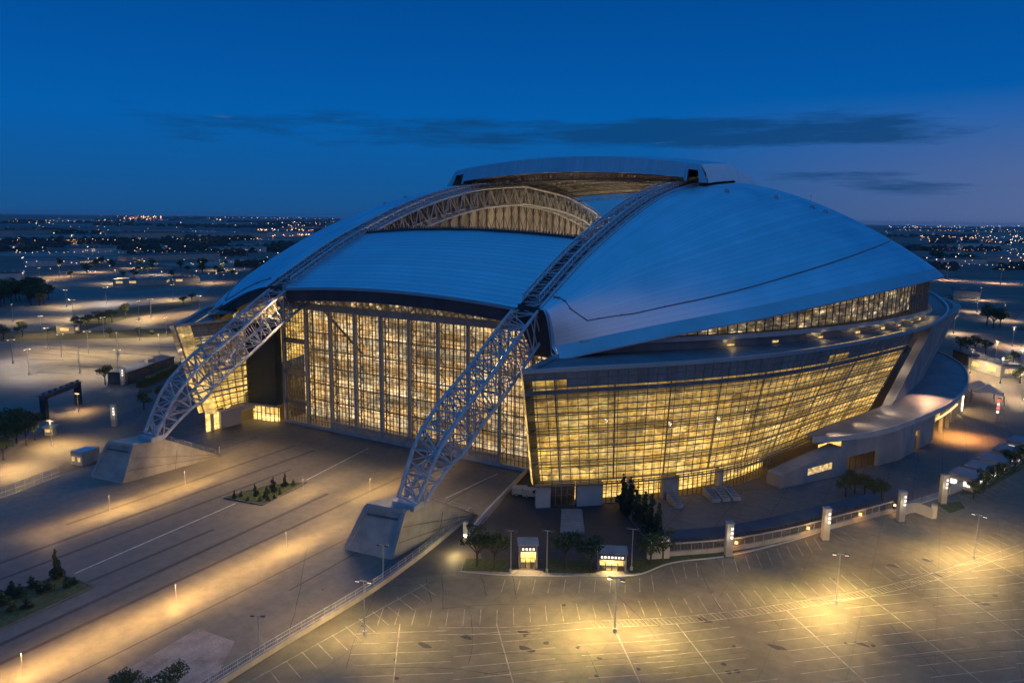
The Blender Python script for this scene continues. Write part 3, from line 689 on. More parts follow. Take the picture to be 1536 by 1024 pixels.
# ------------------------------------------------ entry wing with curved canopy on the west side
def entry_wing():
    out = resample([(102.5, -96.5), (107, -92.5), (112.8, -85.5), (125.8, -56.5), (135.6, -19), (138.6, 18), (135.5, 50), (128.6, 70), (118, 84)], 3.)
    inn = resample([(100, -95), (103.5, -83), (108, -70), (113, -56), (118, -40), (122, -10), (123, 20), (121, 55), (112, 80)], 3.)
    n = 60; m = MB(); A = [at_(out, k/n) for k in range(n+1)]; B = [at_(inn, k/n) for k in range(n+1)]
    m.grid([[(a.x, a.y, 10), (a.x*.5+b.x*.5, a.y*.5+b.y*.5, 10.3), (b.x, b.y, 10.3)] for a, b in zip(A, B)]); m.grid([[(a.x, a.y, 9.1), (b.x, b.y, 9.1)] for a, b in zip(A, B)])
    w = m.build('canopy_roof', 'canopy', stadium, True)
    m = MB()
    for a, b in zip(A, A[1:]): m.beam((a.x, a.y, 9.7), (b.x, b.y, 9.7), .6, 1.5)
    m.build('canopy_edge', 'conc_pale', w)
    wl = offset(out, 1.6); W = [Vector(p) for p in wl]
    def pt(y): return min(W, key=lambda p: abs(p.y-y))
    m = MB()
    # sloping stair wall
    a, b = Vector((97.6, -110.6)), Vector((109.4, -91.8)); q = offset([tuple(a), tuple(b)], 4.5)
    m.add([(a.x, a.y, 0), (b.x, b.y, 0), (b.x, b.y, 7.6), (a.x, a.y, 3.2), (q[0][0], q[0][1], 0), (q[1][0], q[1][1], 0), (q[1][0], q[1][1], 7.6), (q[0][0], q[0][1], 3.2)],
          [(0, 1, 2, 3), (4, 7, 6, 5), (3, 2, 6, 7), (0, 3, 7, 4), (1, 5, 6, 2)])
    sw = m.build('stair_wall', 'wing', stadium)
    m = MB(); d = (b-a).normalized(); nr = Vector((d.y, -d.x)); c = a.lerp(b, .42)+nr*.08; e = a.lerp(b, .82)+nr*.08
    for k in range(7):
        p = c.lerp(e, k/7+.01); r = c.lerp(e, (k+1)/7-.004); m.quad((p.x, p.y, 2.0+.5*k/7), (r.x, r.y, 2.0+.5*(k+1)/7), (r.x, r.y, 3.7+.5*(k+1)/7), (p.x, p.y, 3.7+.5*k/7))
    m.build('lit_window', 'warm', sw)
    # wall with openings
    m = MB(); mls = []; bls = []
    segs = [(-91.8, -90, 1), (-90, -78.5, 0), (-78.5, -58.5, 1), (-58.5, -54.5, 2), (-54.5, -44, 1)]
    P = [Vector((109.4, -91.8)), Vector((121.6, -69.5)), Vector((129.6, -42))]
    def py_(y):
        for s, t in zip(P, P[1:]):
            if s.y <= y <= t.y: return s.lerp(t, (y-s.y)/(t.y-s.y))
        return P[-1]
    for y0, y1, k in segs:
        n_ = max(1, int((y1-y0)/3)); ys_ = [y0+(y1-y0)*i/n_ for i in range(n_+1)]
        for u, v in zip(ys_, ys_[1:]):
            s, t = py_(u), py_(v); q = offset([tuple(s), tuple(t)], .8); pl = [tuple(s), tuple(t), q[1], q[0]]
            if k == 1: m.prism(pl, 0, 9.1)
            elif k == 0: m.prism(pl, 4.6, 9.1)
            else: m.prism(pl, 6, 9.1)
        s, t = py_(y0), py_(y1)
        if k != 1:
            ml = MB(); q = offset([tuple(s), tuple(t)], 9 if k == 0 else 1.5); mls.append(ml); ml.quad((q[0][0], q[0][1], 0), (q[1][0], q[1][1], 0), (q[1][0], q[1][1], 5.5), (q[0][0], q[0][1], 5.5))
            bl = MB(); bls.append(bl)
            for i in range(6):
                p = s.lerp(t, i/5); bl.beam((p.x-.9, p.y+.4, 0), (p.x-.9, p.y+.4, 6), .2, .2, (1, 0, 0))
    ww = m.build('wing_wall', 'wing', stadium); [q_.build('lit_interior', 'lit_curtain', ww) for q_ in mls]; [q_.build('door_frame', 'steel_dark', ww) for q_ in bls]
    # colonnade with lit shopfront
    g = MB()
    for y in (-40, -32, -24, -16, -8, 0, 8, 18, 28):
        p = pt(y); m = MB(); m.box((p.x-.2, p.y, 4.55), (.9, .9, 9.1), .2); m.build('canopy_column', 'conc', w)
    Q = offset([tuple(p) for p in W if -43 < p.y < 40], 4.5)
    for a, b in zip(Q, Q[1:]): g.quad((a[0], a[1], 0), (b[0], b[1], 0), (b[0], b[1], 9), (a[0], a[1], 9))
    g.build('shopfront', 'lit_curtain', ww)
    m = MB()
    U = [(p.x+.7, p.y) for p in W if -42 < p.y < -14]
    for a, b in zip(U, U[1:]): m.beam((a[0], a[1], 6.4), (b[0], b[1], 6.4), .5, .25)
    m.build('light_rail', 'warm_band', ww)
    m = MB()
    for p in (Vector((133.5, -8)),): m.box((p.x+3.4, p.y-5, 6.5), (.25, .25, 5))
    m.build('banner_light', 'white_lamp', ww)
entry_wing()
for y, z, pw in ((-46, 15, 500), (-30, 21, 700), (-15, 27, 700)): point('recess_lamp', (115.8 if y < -40 else 117.2, y, z), pw, (1., .76, .5), .4, stadium)
# lights of the stadium itself
for y in (0, 60):
    for x in (-20, 20): point('bowl_lamp', (x, y, 48), 15000, (1., .74, .45), 3., stadium)
for y in (-20, 30, 75): point('bowl_lamp', (-26, y, 56), 5500, (1., .74, .45), 2., stadium)
# ================================================================== SITE
def groundmat(name, col, stain=.35, ns=.06, joints=None, stretch=(1, 1, 1), rough=.75, jdark=.6):
    m, nt, b = newmat(name); v = coords(nt, stretch)
    n1 = noise(nt, v, ns, 6, .62); n2 = noise(nt, coords(nt), ns*14, 5, .6); n3 = noise(nt, coords(nt, (1, .12, 1)), ns*5, 4)
    c = ramp(nt, n1, [(.28, tuple(x*(1-stain) for x in col)), (.5, col), (.75, tuple(x*(1+stain*.8) for x in col))])
    c = mix(nt, c, ramp(nt, n2, [(.3, .72), (.7, 1.18)]), .8, 'MULTIPLY')
    c = mix(nt, c, ramp(nt, n3, [(.35, .8), (.65, 1.1)]), .6, 'MULTIPLY')
    if joints:
        sx = nt.nodes.new('ShaderNodeSeparateXYZ'); L(nt, coords(nt), sx.inputs[0])
        for ax in ('X', 'Y'):
            fr = math_(nt, 'FRACT', math_(nt, 'MULTIPLY', sx.outputs[ax], 1/joints)); j = math_(nt, 'LESS_THAN', fr, .18/joints)
            c = mix(nt, c, (jdark, jdark, jdark), j, 'MULTIPLY')
    L(nt, c, b.inputs['Base Color']); rr = ramp(nt, n1, [(.3, rough-.14), (.7, rough+.1)]); L(nt, rr, b.inputs['Roughness'])
    bump(nt, b, n2, .15, .05); return m
MAT['plaza'] = groundmat('plaza concrete', (.158, .146, .126), .34, .035, None, (1.6, .35, 1), .62)
MAT['band'] = groundmat('dark paving band', (.07, .062, .058), .2, .06, None, (1, .3, 1), .65)
MAT['lot'] = groundmat('worn asphalt', (.168, .156, .112), .42, .03, 11., (1, 1, 1), .75, .86)
MAT['lot_far'] = groundmat('far lot asphalt', (.165, .15, .128), .4, .012, None, (.35, 1.3, 1))
MAT['road'] = groundmat('dark road', (.12, .105, .088), .3, .03)
MAT['court_dark'] = groundmat('dark forecourt asphalt', (.045, .047, .052), .3, .06)
MAT['court'] = groundmat('forecourt paving', (.15, .142, .135), .25, .05, 9.)
MAT['drive'] = groundmat('drive paving', (.15, .125, .105), .25, .05, 6.)
MAT['walk'] = groundmat('pale pavement', (.30, .27, .23), .2, .1, 4.)
MAT['patch'] = groundmat('rough pale patch', (.30, .27, .25), .6, .18)
MAT['land'] = groundmat('dark plain', (.15, .118, .095), .55, .004, None, (.4, 1.4, 1), .95)
MAT['verge'] = groundmat('dry grass verge', (.06, .058, .024), .5, .05, None, (1, 1, 1), .95)
def sheet(name, poly, z, mat, kind='structure'):
    m = MB(); n = len(poly); m.add([(p[0], p[1], 0) for p in poly], [tuple(range(n))]); o = m.build(name, mat, None, False, (0, 0, z)); o['kind'] = kind
    me = o.data
    if me.polygons and me.polygons[0].normal.z < 0: me.flip_normals()
    return o
def gp(pts): return [tuple(G(*p)[:2]) for p in pts]
# ground to the horizon
m = MB(); rs = [0, 60, 200, 600, 2000, 6000, 14000, 25000]; na = 96
m.v = [(0, 0, 0)]+[(r*math.cos(2*math.pi*k/na), r*math.sin(2*math.pi*k/na), 0) for r in rs[1:] for k in range(na)]
for k in range(na): m.f.append((0, 1+k, 1+(k+1) % na))
for i in range(len(rs)-2):
    for k in range(na): a = 1+i*na; b = a+na; m.f.append((a+k, b+k, b+(k+1) % na, a+(k+1) % na))
m.mi = [0]*len(m.f); g = m.build('ground', 'land', None, False, (0, 0, -.12)); g['kind'] = 'structure'
KERB = resample(gp([(690, 857), (750, 862), (860, 864), (960, 861), (1000, 846), (1090, 834), (1180, 813), (1260, 788), (1330, 769), (1390, 752), (1440, 735), (1536, 690)])+[(168, -10), (180, 60), (182, 140)], 2.)
sheet('plaza', [(-56, -360), (46, -360), (46, -197), (42.2, -166), (47, -168), (38.5, -134), (48, -132.5), (-62, -132.5), (-60, -190)], .02, 'plaza')
sheet('parking_lot', [(46.2, -196.5), (46.2, -360), (420, -360), (420, 160), (182, 160)]+[p for p in KERB[::-1]]+[(48, -192)], .02, 'lot')
sheet('driveway', [(42.2, -166), (46.4, -197), (55, -189), (47.5, -174), (47, -168)], .03, 'road')
inner = offset(KERB, 3.2)
sheet('forecourt', [(38.5, -134), (47.2, -172)]+[tuple(p) for p in inner[2:30]]+[(95, -150), (80, -150), (68, -139)]+[(60, -130)], .0, 'court_dark')
sheet('paved_terrace', gp([(925, 752), (970, 812), (1050, 806), (1180, 790), (1330, 755), (1250, 712), (1172, 732), (1060, 742)]), .03, 'court')
sheet('drive_court', [(110, -92), (121, -107), (131, -96), (145, -60), (160, -20), (168, 40), (172, 120), (140, 120), (139, 20), (128, -40)], .037, 'drive')
sheet('pavement', [tuple(p) for p in KERB]+[tuple(p) for p in offset(KERB, 2.2)[::-1]], .06, 'walk')
m = MB()
for a, b in zip(KERB, KERB[1:]): m.beam((a[0], a[1], .06), (b[0], b[1], .06), .3, .14)
tag(m.build('kerb', 'conc_pale'), kind='structure')
# plaza banding and white line
m = MB()
for (x0, y0), (x1, y1), w in [((8.9, -244.8), (6.2, -172.5), 1.0), ((-20.2, -231.2), (-20.6, -150), 1.1), ((-27.5, -215), (-28.5, -150), .9), ((-13.3, -234.5), (-14., -165), .9), ((14.5, -300), (13.5, -150), .9), ((1.6, -300), (.6, -200), .9), ((24.4, -300), (28.0, -168), .35), ((33.5, -210), (33., -140), .35), ((-44, -195), (-44, -150), .5), ((20.5, -160), (20.3, -140), .6)]:
    ext = 1.0
    if y0 < -228: ext = 1.6
    dx, dy = x1-x0, y1-y0; xa, ya = x1-dx*ext, y1-dy*ext
    m.quad((xa-w/2, ya, 0), (xa+w/2, ya, 0), (x1+w/2, y1, 0), (x1-w/2, y1, 0))
tag(m.build('plaza_bands', 'band', None, False, (0, 0, .035)), kind='structure')
m = MB()
for (a, b) in [((-4.4, -226.1), (-7.2, -188.)), ((-4.9, -168.6), (-9.2, -140.6)), ((31.5, -160), (33, -139))]: m.beam((a[0], a[1], 0), (b[0], b[1], 0), .28, .01)
tag(m.build('plaza_line', 'white', None, False, (0, 0, .045)), kind='structure')
sheet('rough_patch', gp([(297, 942), (352, 962), (320, 1024), (200, 1024), (190, 1004)]), .04, 'patch')
# parking markings -------------------------------------------------------
m = MB()
def mk(a, b, w=.17): m.beam((a[0], a[1], 0), (b[0], b[1], 0), w, .012)
RAD = [((56.9, -208.2), (65.9, -220.8)), ((70.2, -199.9), (80.4, -211.9)), ((88.1, -192.3), (95.8, -202.4)), ((95.3, -184.4), (106, -196.2)), ((110, -170.4), (123.7, -185.4)), ((129, -140), (144.3, -158.8)), ((120, -156), (134.5, -172.5)), ((139, -128), (154, -143))]
rng = random.Random(11)
for a, b in RAD:
    a = Vector(a); d = (Vector(b)-a).normalized(); e = a+d*46; mk(a, e, .2); n = Vector((-d.y, d.x))
    for k in range(16):
        p = a+d*(2.5+k*2.8)
        for s in (1, -1):
            t0, t1 = rng.uniform(0, .3), rng.uniform(6.2, 8.6); mk(p+n*s*t0, p+n*s*t1, .13)
def arcrow(off, ln, step, i0, i1, skew=0., both=False):
    o1 = resample(offset(KERB, -off)[i0:i1], step); o2 = resample(offset(KERB, -off-ln)[i0:i1], step); nn = min(len(o1), len(o2))
    for k in range(nn):
        a = Vector(o1[k]); b = Vector(o2[min(nn-1, max(0, int(k*len(o2)/len(o1))))])
        if rng.random() < .93: mk(a, b.lerp(a, rng.uniform(0, .12)), .13)
arcrow(1.2, 5.2, 2.75, 3, 78)
HC = resample([(40, -218), (52, -212)]+gp([(680, 940), (790, 938), (880, 931), (1000, 925), (1100, 915), (1200, 900), (1290, 885), (1400, 858), (1470, 835), (1536, 813)])+[(158, -95), (170, -50)], 1.0)
o1, o2 = resample(offset(HC, .5)[16:], 2.75), resample(offset(HC, 5.9)[16:], 2.75)
for u, v in zip(o1, o2):
    if rng.random() < .92: mk(u, Vector(v).lerp(Vector(u), rng.uniform(0, .15)), .13)
h1, h2 = resample(offset(HC, -.2)[26:], .8), resample(offset(HC, -2.2)[26:], .8)
for pl in (h1, h2):
    for a, b in zip(pl, pl[1:]): mk(a, b, .12)
nn = min(len(h1), len(h2))
for k in range(0, nn-2):
    if 30 < k < nn and rng.random() < .9: mk(h1[k], h2[min(nn-1, k+1)], .11)
for k in range(12):   # angled bays beside the driveway
    a = Vector((51.5+k*-.25, -196-k*2.9)); mk(a, a+Vector((5., -1.8)), .14)
mk((52.5, -195), (48.3, -232), .16)
tag(m.build('parking_markings', 'worn_paint', None, False, (0, 0, .03)), kind='structure')
m = MB()
for px, py in [(785, 948), (790, 973), (636, 968), (1058, 930), (1405, 862), (1475, 905), (1390, 840), (1337, 848), (700, 955), (1165, 970), (1290, 965)]:
    p = G(px, py); rz = rng.uniform(0, 3)
    vs = [(p.x+math.cos(t)*rng.uniform(.6, 1.9), p.y+math.sin(t)*rng.uniform(.3, .8), 0) for t in [i*.7 for i in range(9)]]; m.add(vs, [tuple(range(9))])
def crack(p, ang, n, st, w):
    p = Vector(p)
    for _ in range(n):
        q = p+Vector((math.cos(ang), math.sin(ang)))*st; m.beam((p.x, p.y, 0), (q.x, q.y, 0), w*rng.uniform(.5, 1.2), .004); p = q; ang += rng.uniform(-.09, .09)
for k in range(26): crack(G(rng.uniform(430, 1500), rng.uniform(870, 1020))[:2], rng.choice([.6, .7, 2.2, 2.3, -.9])+rng.uniform(-.1, .1), rng.randint(6, 14), rng.uniform(1.5, 3.), .10)
for k in range(26):
    p = G(rng.uniform(450, 1500), rng.uniform(860, 1020)); s_ = rng.uniform(.2, .6); m.add([(p.x+math.cos(t)*s_*rng.uniform(.5, 1.2), p.y+math.sin(t)*s_*rng.uniform(.5, 1.2), 0) for t in [i*.785 for i in range(8)]], [tuple(range(8))])
tag(m.build('asphalt_patches', 'court_dark', None, False, (0, 0, .026)), kind='structure')
# lawns and beds -----------------------------------------------------------
sheet('lawn', gp([(692, 856), (700, 838), (760, 838), (766, 858)]), .1, 'grass'); sheet('lawn', gp([(815, 859), (818, 838), (880, 838), (895, 860)]), .1, 'grass')
sheet('lawn', gp([(942, 860), (945, 838), (1004, 834), (1090, 824), (1088, 833), (1000, 845), (965, 859)]), .1, 'grass')
sheet('lawn', gp([(1095, 831), (1180, 811), (1260, 786), (1345, 762), (1340, 752), (1240, 786), (1170, 803), (1098, 820)]), .09, 'grass')
sheet('lawn', gp([(1405, 757), (1440, 752), (1448, 762), (1425, 770)]), .1, 'grass'); sheet('lawn', gp([(1440, 742), (1470, 740), (1536, 702), (1536, 676), (1500, 690), (1455, 722)]), .09, 'grass')
# left hand side: roads, lots, verges ---------------------------------------
sheet('left_road', gp([(-60, 800), (0, 772), (88, 716), (150, 690), (240, 590), (268, 545), (250, 543), (120, 610), (40, 660), (0, 690), (-60, 720)]), .004, 'road')
sheet('apron', [(-50, -420), (-50, -130), (-420, 40), (-700, -100), (-500, -420)], -.05, 'road')
sheet('left_lot', [(-57, -215), (-300, -300), (-420, -160), (-420, -75), (-150, 10), (-118, -20), (-118, -90), (-100, -140), (-75, -180)], .0, 'lot_far')
sheet('far_lot', gp([(0, 500), (60, 497), (180, 465), (300, 447), (322, 425), (200, 436), (80, 430), (0, 475)]), .01, 'lot_far')
sheet('far_lot', gp([(30, 425), (140, 432), (320, 424), (330, 410), (170, 420)]), .01, 'lot_far')
sheet('far_lot', [(150, 140), (420, 100), (480, 230), (190, 260)], .0, 'lot_far'); sheet('far_lot', [(170, 300), (520, 280), (560, 420), (190, 440)], .0, 'lot_far')
sheet('verge', gp([(0, 512), (0, 498), (60, 497), (180, 463), (300, 447), (300, 455), (190, 478), (120, 497), (260, 492), (260, 505)]), .03, 'verge')
sheet('verge', [(170, 262), (500, 232), (510, 262), (175, 296)], .03, 'verge')
for (a, b, w) in [((-900, 420), (-100, 560), 14), ((-1600, 900), (600, 1500), 18), ((170, 520), (1500, 620), 16), ((200, 700), (1600, 900), 18), ((-2600, 1500), (-300, 2200), 26)]:
    a = Vector(a); b = Vector(b); d = (b-a).normalized(); n = Vector((-d.y, d.x))*w/2; sheet('road', [tuple(a+n), tuple(b+n), tuple(b-n), tuple(a-n)], .0, 'lot_far')
MAT['field'] = groundmat('pale far field', (.26, .22, .19), .3, .004, None, (.3, 1.5, 1), .95)
rf = random.Random(8)
for k in range(44):
    left = k % 3 != 0; x0 = rf.uniform(-60, 330) if left else rf.uniform(1390, 1500); base = 318+x0*.0125; y0 = base+rf.choice([rf.uniform(8, 30), rf.uniform(25, 90)]); ln = rf.uniform(70, 260); h = 1.0+(y0-base)*.05
    sheet('field', gp([(x0, y0), (x0+ln, y0+ln*.0125-.4), (x0+ln*.95, y0+ln*.0125+h*.8), (x0+rf.uniform(5, 30), y0+h)]), -.09+k*.0015, 'field')
m = MB()
for k in range(26):
    q = G(40+rng.uniform(0, 210), 515+rng.uniform(0, 50))
    mk((q.x, q.y), (q.x+rng.uniform(12, 30), q.y+rng.uniform(4, 10)), rng.uniform(.5, 2.))
tag(m.build('skid_marks', 'court_dark', None, False, (0, 0, .014)), kind='structure')
# ------------------------------------------------ planters
def planter(pts, label):
    P = gp(pts); c = Vector((sum(p[0] for p in P)/4, sum(p[1] for p in P)/4)); e = tag(empty('planter', (c.x, c.y, 0)), label, 'planter')
    q = [(p[0]-c.x, p[1]-c.y) for p in P]; m = MB()
    for i in range(4): a, b = q[i], q[(i+1) % 4]; m.beam((a[0], a[1], .12), (b[0], b[1], .12), .35, .28)
    m.build('kerb', 'conc_dark', e); m = MB(); m.add([(p[0]*.97, p[1]*.97, .16) for p in q], [(0, 1, 2, 3)]); m.build('grass_bed', 'grass', e); return P
planter([(336, 747), (405, 728), (460, 724), (393, 758)], 'diamond shaped grass planter with junipers in the middle of the plaza')
planter([(-30, 905), (92, 862), (142, 880), (0, 945)], 'dark planter bed with shrubs at the left edge of the plaza')
# ------------------------------------------------ trees
def leafcloud(rng, lumps, n, size):
    m = MB(); tot = sum(l[3]**2 for l in lumps)
    for (x, y, z, r, sq) in lumps:
        for _ in range(int(n*r*r/tot)):
            d = Vector((rng.gauss(0, 1), rng.gauss(0, 1), rng.gauss(0, 1))).normalized()*r*rng.uniform(.45, 1.08); d.z *= sq
            c = Vector((x, y, z))+d; a = Vector((rng.gauss(0, 1), rng.gauss(0, 1), rng.gauss(0, 1))).normalized(); b = a.cross(Vector((rng.gauss(0, 1), rng.gauss(0, 1), rng.gauss(0, 1)))).normalized()
            s = size*rng.uniform(.5, 1.2); m.add([c-a*s-b*s*.3, c+b*s*.7, c+a*s-b*s*.3, c-b*s*.6], [(0, 1, 2, 3)])
    return m
def broad_tree(seed, n=1100):
    rg = random.Random(seed); e = empty('broadleaf_tree'); t = MB(); lumps = [(0, 0, 3.9, 1.3, .9)]
    t.bar((0, 0, -.05), (rg.uniform(-.1, .1), 0, 1.9), .16, 8, 0, .11)
    for k in range(7):
        a = k*.9+rg.uniform(-.3, .3); r = rg.uniform(.8, 1.6); z = rg.uniform(2.5, 4.6); q = (r*math.cos(a), r*math.sin(a), z)
        t.bar((0, 0, rg.uniform(1.5, 2.1)), q, .07, 6, 0, .025); lumps.append((*q, rg.uniform(.6, 1.05), .8))
    t.build('trunk', 'bark', e); leafcloud(rg, lumps, n, .17).build('crown', 'leaf', e); return e
def juniper(seed, n=1300):
    rg = random.Random(seed); e = empty('juniper_tree'); t = MB(); t.bar((0, 0, -.05), (0, 0, 3.2), .1, 7, 0, .02); lumps = []
    for k in range(9):
        z = .5+k*.36; r = 1.05*(1-k/10)*rg.uniform(.7, 1.1); a = rg.uniform(0, 6.3); q = (.35*r*math.cos(a), .35*r*math.sin(a), z); t.bar((0, 0, z-.15), q, .03, 5); lumps.append((*q, r*.75, .7))
    t.build('trunk', 'bark', e); leafcloud(rg, lumps, n, .15).build('crown', 'leaf2', e); return e
BT = [broad_tree(s) for s in (1, 2, 3)]; JT = [juniper(s) for s in (5, 6)]; used = {}
def place(proto, loc, sc, label, cat, group=None, rz=None, sz=None):
    k = proto.name; o = proto if k not in used else copy_tree(proto); used[k] = 1
    o.location = loc; o.rotation_euler = (0, 0, rng.uniform(0, 6) if rz is None else rz); o.scale = (sc, sc, sc*(sz or rng.uniform(.9, 1.1))); tag(o, label, cat, group); return o
def tree(px, py, sc, label, group, j=False, sz=None): return place(rng.choice(JT if j else BT), tuple(G(px, py)[:2])+(0,), sc, label, 'tree', group, None, sz)
for (px, py, sc), lb in zip([(716, 850, 1.55), (742, 852, 1.4), (848, 850, 1.5), (886, 858, 1.4), (975, 848, 1.45), (994, 841, 1.2)],
    ['round tree on the lawn just right of the bright driveway edge', 'slender double trunk tree left of the lit entrance gate', 'tree standing alone on the lawn right of the lit entrance gate', 'dark tree against the left side of the turnstile pavilion', 'bushy tree below the lit sign wall by the car park kerb', 'small tree at the foot of the lit sign wall']): tree(px, py, sc, lb, 'trees along the entrance gates')
for k in range(6):
    t = k/5; tree(934+52*t, 762+47*t, 2.0+.15*math.sin(k*2), 'dark evergreen in the dense row between the dark forecourt and the paved terrace', 'evergreen row beside the forecourt', True, 1.2)
for px, py, sc, sz in [(352, 748, .75, 1.), (383, 744, .95, 1.1), (398, 748, .8, 1.0), (410, 738, 1.15, 1.2), (428, 730, 1.0, 1.2), (402, 752, .7, .9), (372, 752, .6, .8), (420, 742, .7, .9), (390, 752, .75, .7), (362, 745, .7, .8), (440, 729, .7, .9), (400, 741, .8, .9), (412, 748, .6, .7)]: tree(px, py, sc*.85, 'dark juniper growing in the grass planter of the plaza', 'junipers in the plaza planter', True, sz)
for px, py, sc, sz in [(85, 868, 1.35, 1.3), (60, 890, 1.2, .6), (30, 895, 1.3, .6), (5, 905, 1.3, .6), (100, 880, 1., .6), (40, 912, 1.1, .5), (75, 884, 1.2, .5), (18, 890, 1.3, .55), (48, 880, 1.2, .55), (20, 915, 1.1, .5), (112, 876, .9, .5), (-10, 905, 1.3, .6)]: tree(px, py, sc*.95, 'black silhouetted shrub in the dark planter at the left edge', 'shrubs in the dark planter', True, sz)
for px, py, sc, lb in [(190, 1050, .95, 'tree crown poking into the bottom edge, left of its neighbour'), (222, 1062, .85, 'low dark tree crown between two others at the bottom edge'), (262, 1050, 1.05, 'tree crown rising highest at the bottom edge beside the rough patch')]: tree(px, py, sc, lb, 'trees at the bottom edge')
for px, py, sc in [(1268, 745, 1.1), (1282, 740, 1.0), (1296, 744, 1.1), (1310, 750, 1.15), (1322, 748, 1.05), (1275, 733, .9)]: tree(px, py, sc, 'dark tree in the clump in front of the white entry wing wall', 'trees in front of the entry wing')
for px, py, sc in [(1475, 738, 1.1), (1460, 748, .9), (1500, 722, 1.15), (1522, 708, 1.2), (1490, 728, 1.), (1534, 696, 1.2), (1510, 700, 1.)]: tree(px, py, sc, 'dark tree on the curved verge beside the right hand car park kerb', 'trees on the right verge')
for px, py, sc, lb in [(158, 577, 1.5, 'round tree standing alone between the gantry and the long dark building'), (216, 614, 1.4, 'dark round tree at the roadside left of the far arch leg'), (241, 601, 1.1, 'small dark tree nearest the far arch leg')]: tree(px, py, sc, lb, 'trees along the left road')
for px, py, sc in [(10, 672, 1.7), (25, 665, 1.9), (40, 668, 1.7), (52, 660, 1.6), (32, 650, 1.6), (10, 655, 1.7), (5, 690, 1.3)]: tree(px, py, sc, 'big tree in the dark grove at the left edge beside the road', 'grove at the left edge')
for px, py, sc in [(114, 494, 2.2), (131, 495, 2.3), (149, 487, 2.2), (158, 486, 2.1), (168, 484, 2.2), (188, 476, 2.3), (6, 509, 2.2), (34, 505, 2.3), (165, 506, 1.3), (207, 503, 1.3), (228, 505, 1.), (275, 457, 1.8), (288, 452, 1.8)]: tree(px, py, sc*.75, 'round tree on the grass verge between the left car parks', 'trees on the verge between the left car parks')
for k in range(24):
    px = rng.uniform(0, 75); py = rng.uniform(440, 462)-px*.02; tree(px, py, rng.uniform(2.2, 3.2), 'dark tree in the wooded island beyond the left car parks', 'wooded island beyond the left car parks')
for k in range(34):
    px = rng.uniform(80, 420); py = rng.uniform(398, 418); tree(px, py, rng.uniform(1.6, 2.6), 'dark roadside tree far behind the left car parks', 'far roadside trees on the left')
for px, py, sc in [(1450, 530, 1.7), (1462, 527, 1.8), (1478, 531, 1.5), (1505, 555, 1.3), (1440, 525, 1.5), (1490, 492, 2.6), (1480, 488, 2.8), (1500, 490, 2.4), (1420, 470, 2.6), (1408, 395, 4.), (1400, 392, 4.2), (1530, 575, 1.4), (1520, 545, 1.2)]: tree(px, py, sc, 'dark tree by the car parks behind the stadium on the right', 'trees behind the stadium on the right')
# far woods: a mass nobody could count
m = MB(); rw = random.Random(5)
def clump(c, r, h):
    n = 6; vs = [(c[0]+r*math.cos(k*1.047)*rw.uniform(.7, 1.2), c[1]+r*math.sin(k*1.047)*rw.uniform(.7, 1.2), 0) for k in range(n)]+[(c[0]+.6*r*math.cos(k*1.047+.4)*rw.uniform(.7, 1.2), c[1]+.6*r*math.sin(k*1.047+.4)*rw.uniform(.7, 1.2), h*rw.uniform(.7, 1.05)) for k in range(n)]+[(c[0], c[1], h*1.1)]
    m.add(vs, [(k, (k+1) % n, n+(k+1) % n, n+k) for k in range(n)]+[(n+k, n+(k+1) % n, 2*n) for k in range(n)])
for k in range(70):
    left = rw.random() < .72; x0 = rw.uniform(-60, 480) if left else rw.uniform(1320, 1500); base = 318+x0*.0125
    y0 = base+rw.choice([rw.uniform(3, 12), rw.uniform(8, 34), rw.uniform(30, 58), rw.uniform(45, 84)]); ln = rw.uniform(30, 170)
    for q in range(int(ln*.34)):
        p = G(x0+ln*rw.random(), y0+ln*.006+rw.gauss(0, .25+(y0-base)*.012)); d = (p-Vector(CP)).length
        clump(p, rw.uniform(3, 7)*(1+d/2600), rw.uniform(5, 10)*(1+d/12000))
o = m.build('distant_woods', 'hedge'); tag(o, 'dark belts of distant woodland stretching to the horizon', 'woods', None, 'stuff')
# ------------------------------------------------ lamp posts
def lamp_proto(lit=True):
    e = empty('lamp_post'); m = MB(); m.bar((0, 0, .5), (0, 0, 9.2), .13, 8, 0, .08); m.build('pole', 'metal_pole', e)
    m = MB(); m.bar((0, 0, 0), (0, 0, .75), .32, 10); m.build('base', 'conc_pale', e)
    m = MB(); m.beam((-.9, 0, 9.15), (.9, 0, 9.15), .12, .12); m.build('arm', 'metal_pole', e)
    for s in (1, -1):
        m = MB(); m.box((s*1.0, 0, 9.2), (.8, .5, .2)); h = m.build('lamp_head', 'steel_dark', e); m = MB(); m.box((s*1.0, 0, 9.05), (.6, .36, .1)); m.build('lens', 'lamp_lens' if lit else 'conc', h)
    return e
MAT['lamp_lens'] = emit('lamp lens', (1., .82, .52), 3.2)
LPS = {True: lamp_proto(), False: lamp_proto(False)}; lpu = {True: 0, False: 0}
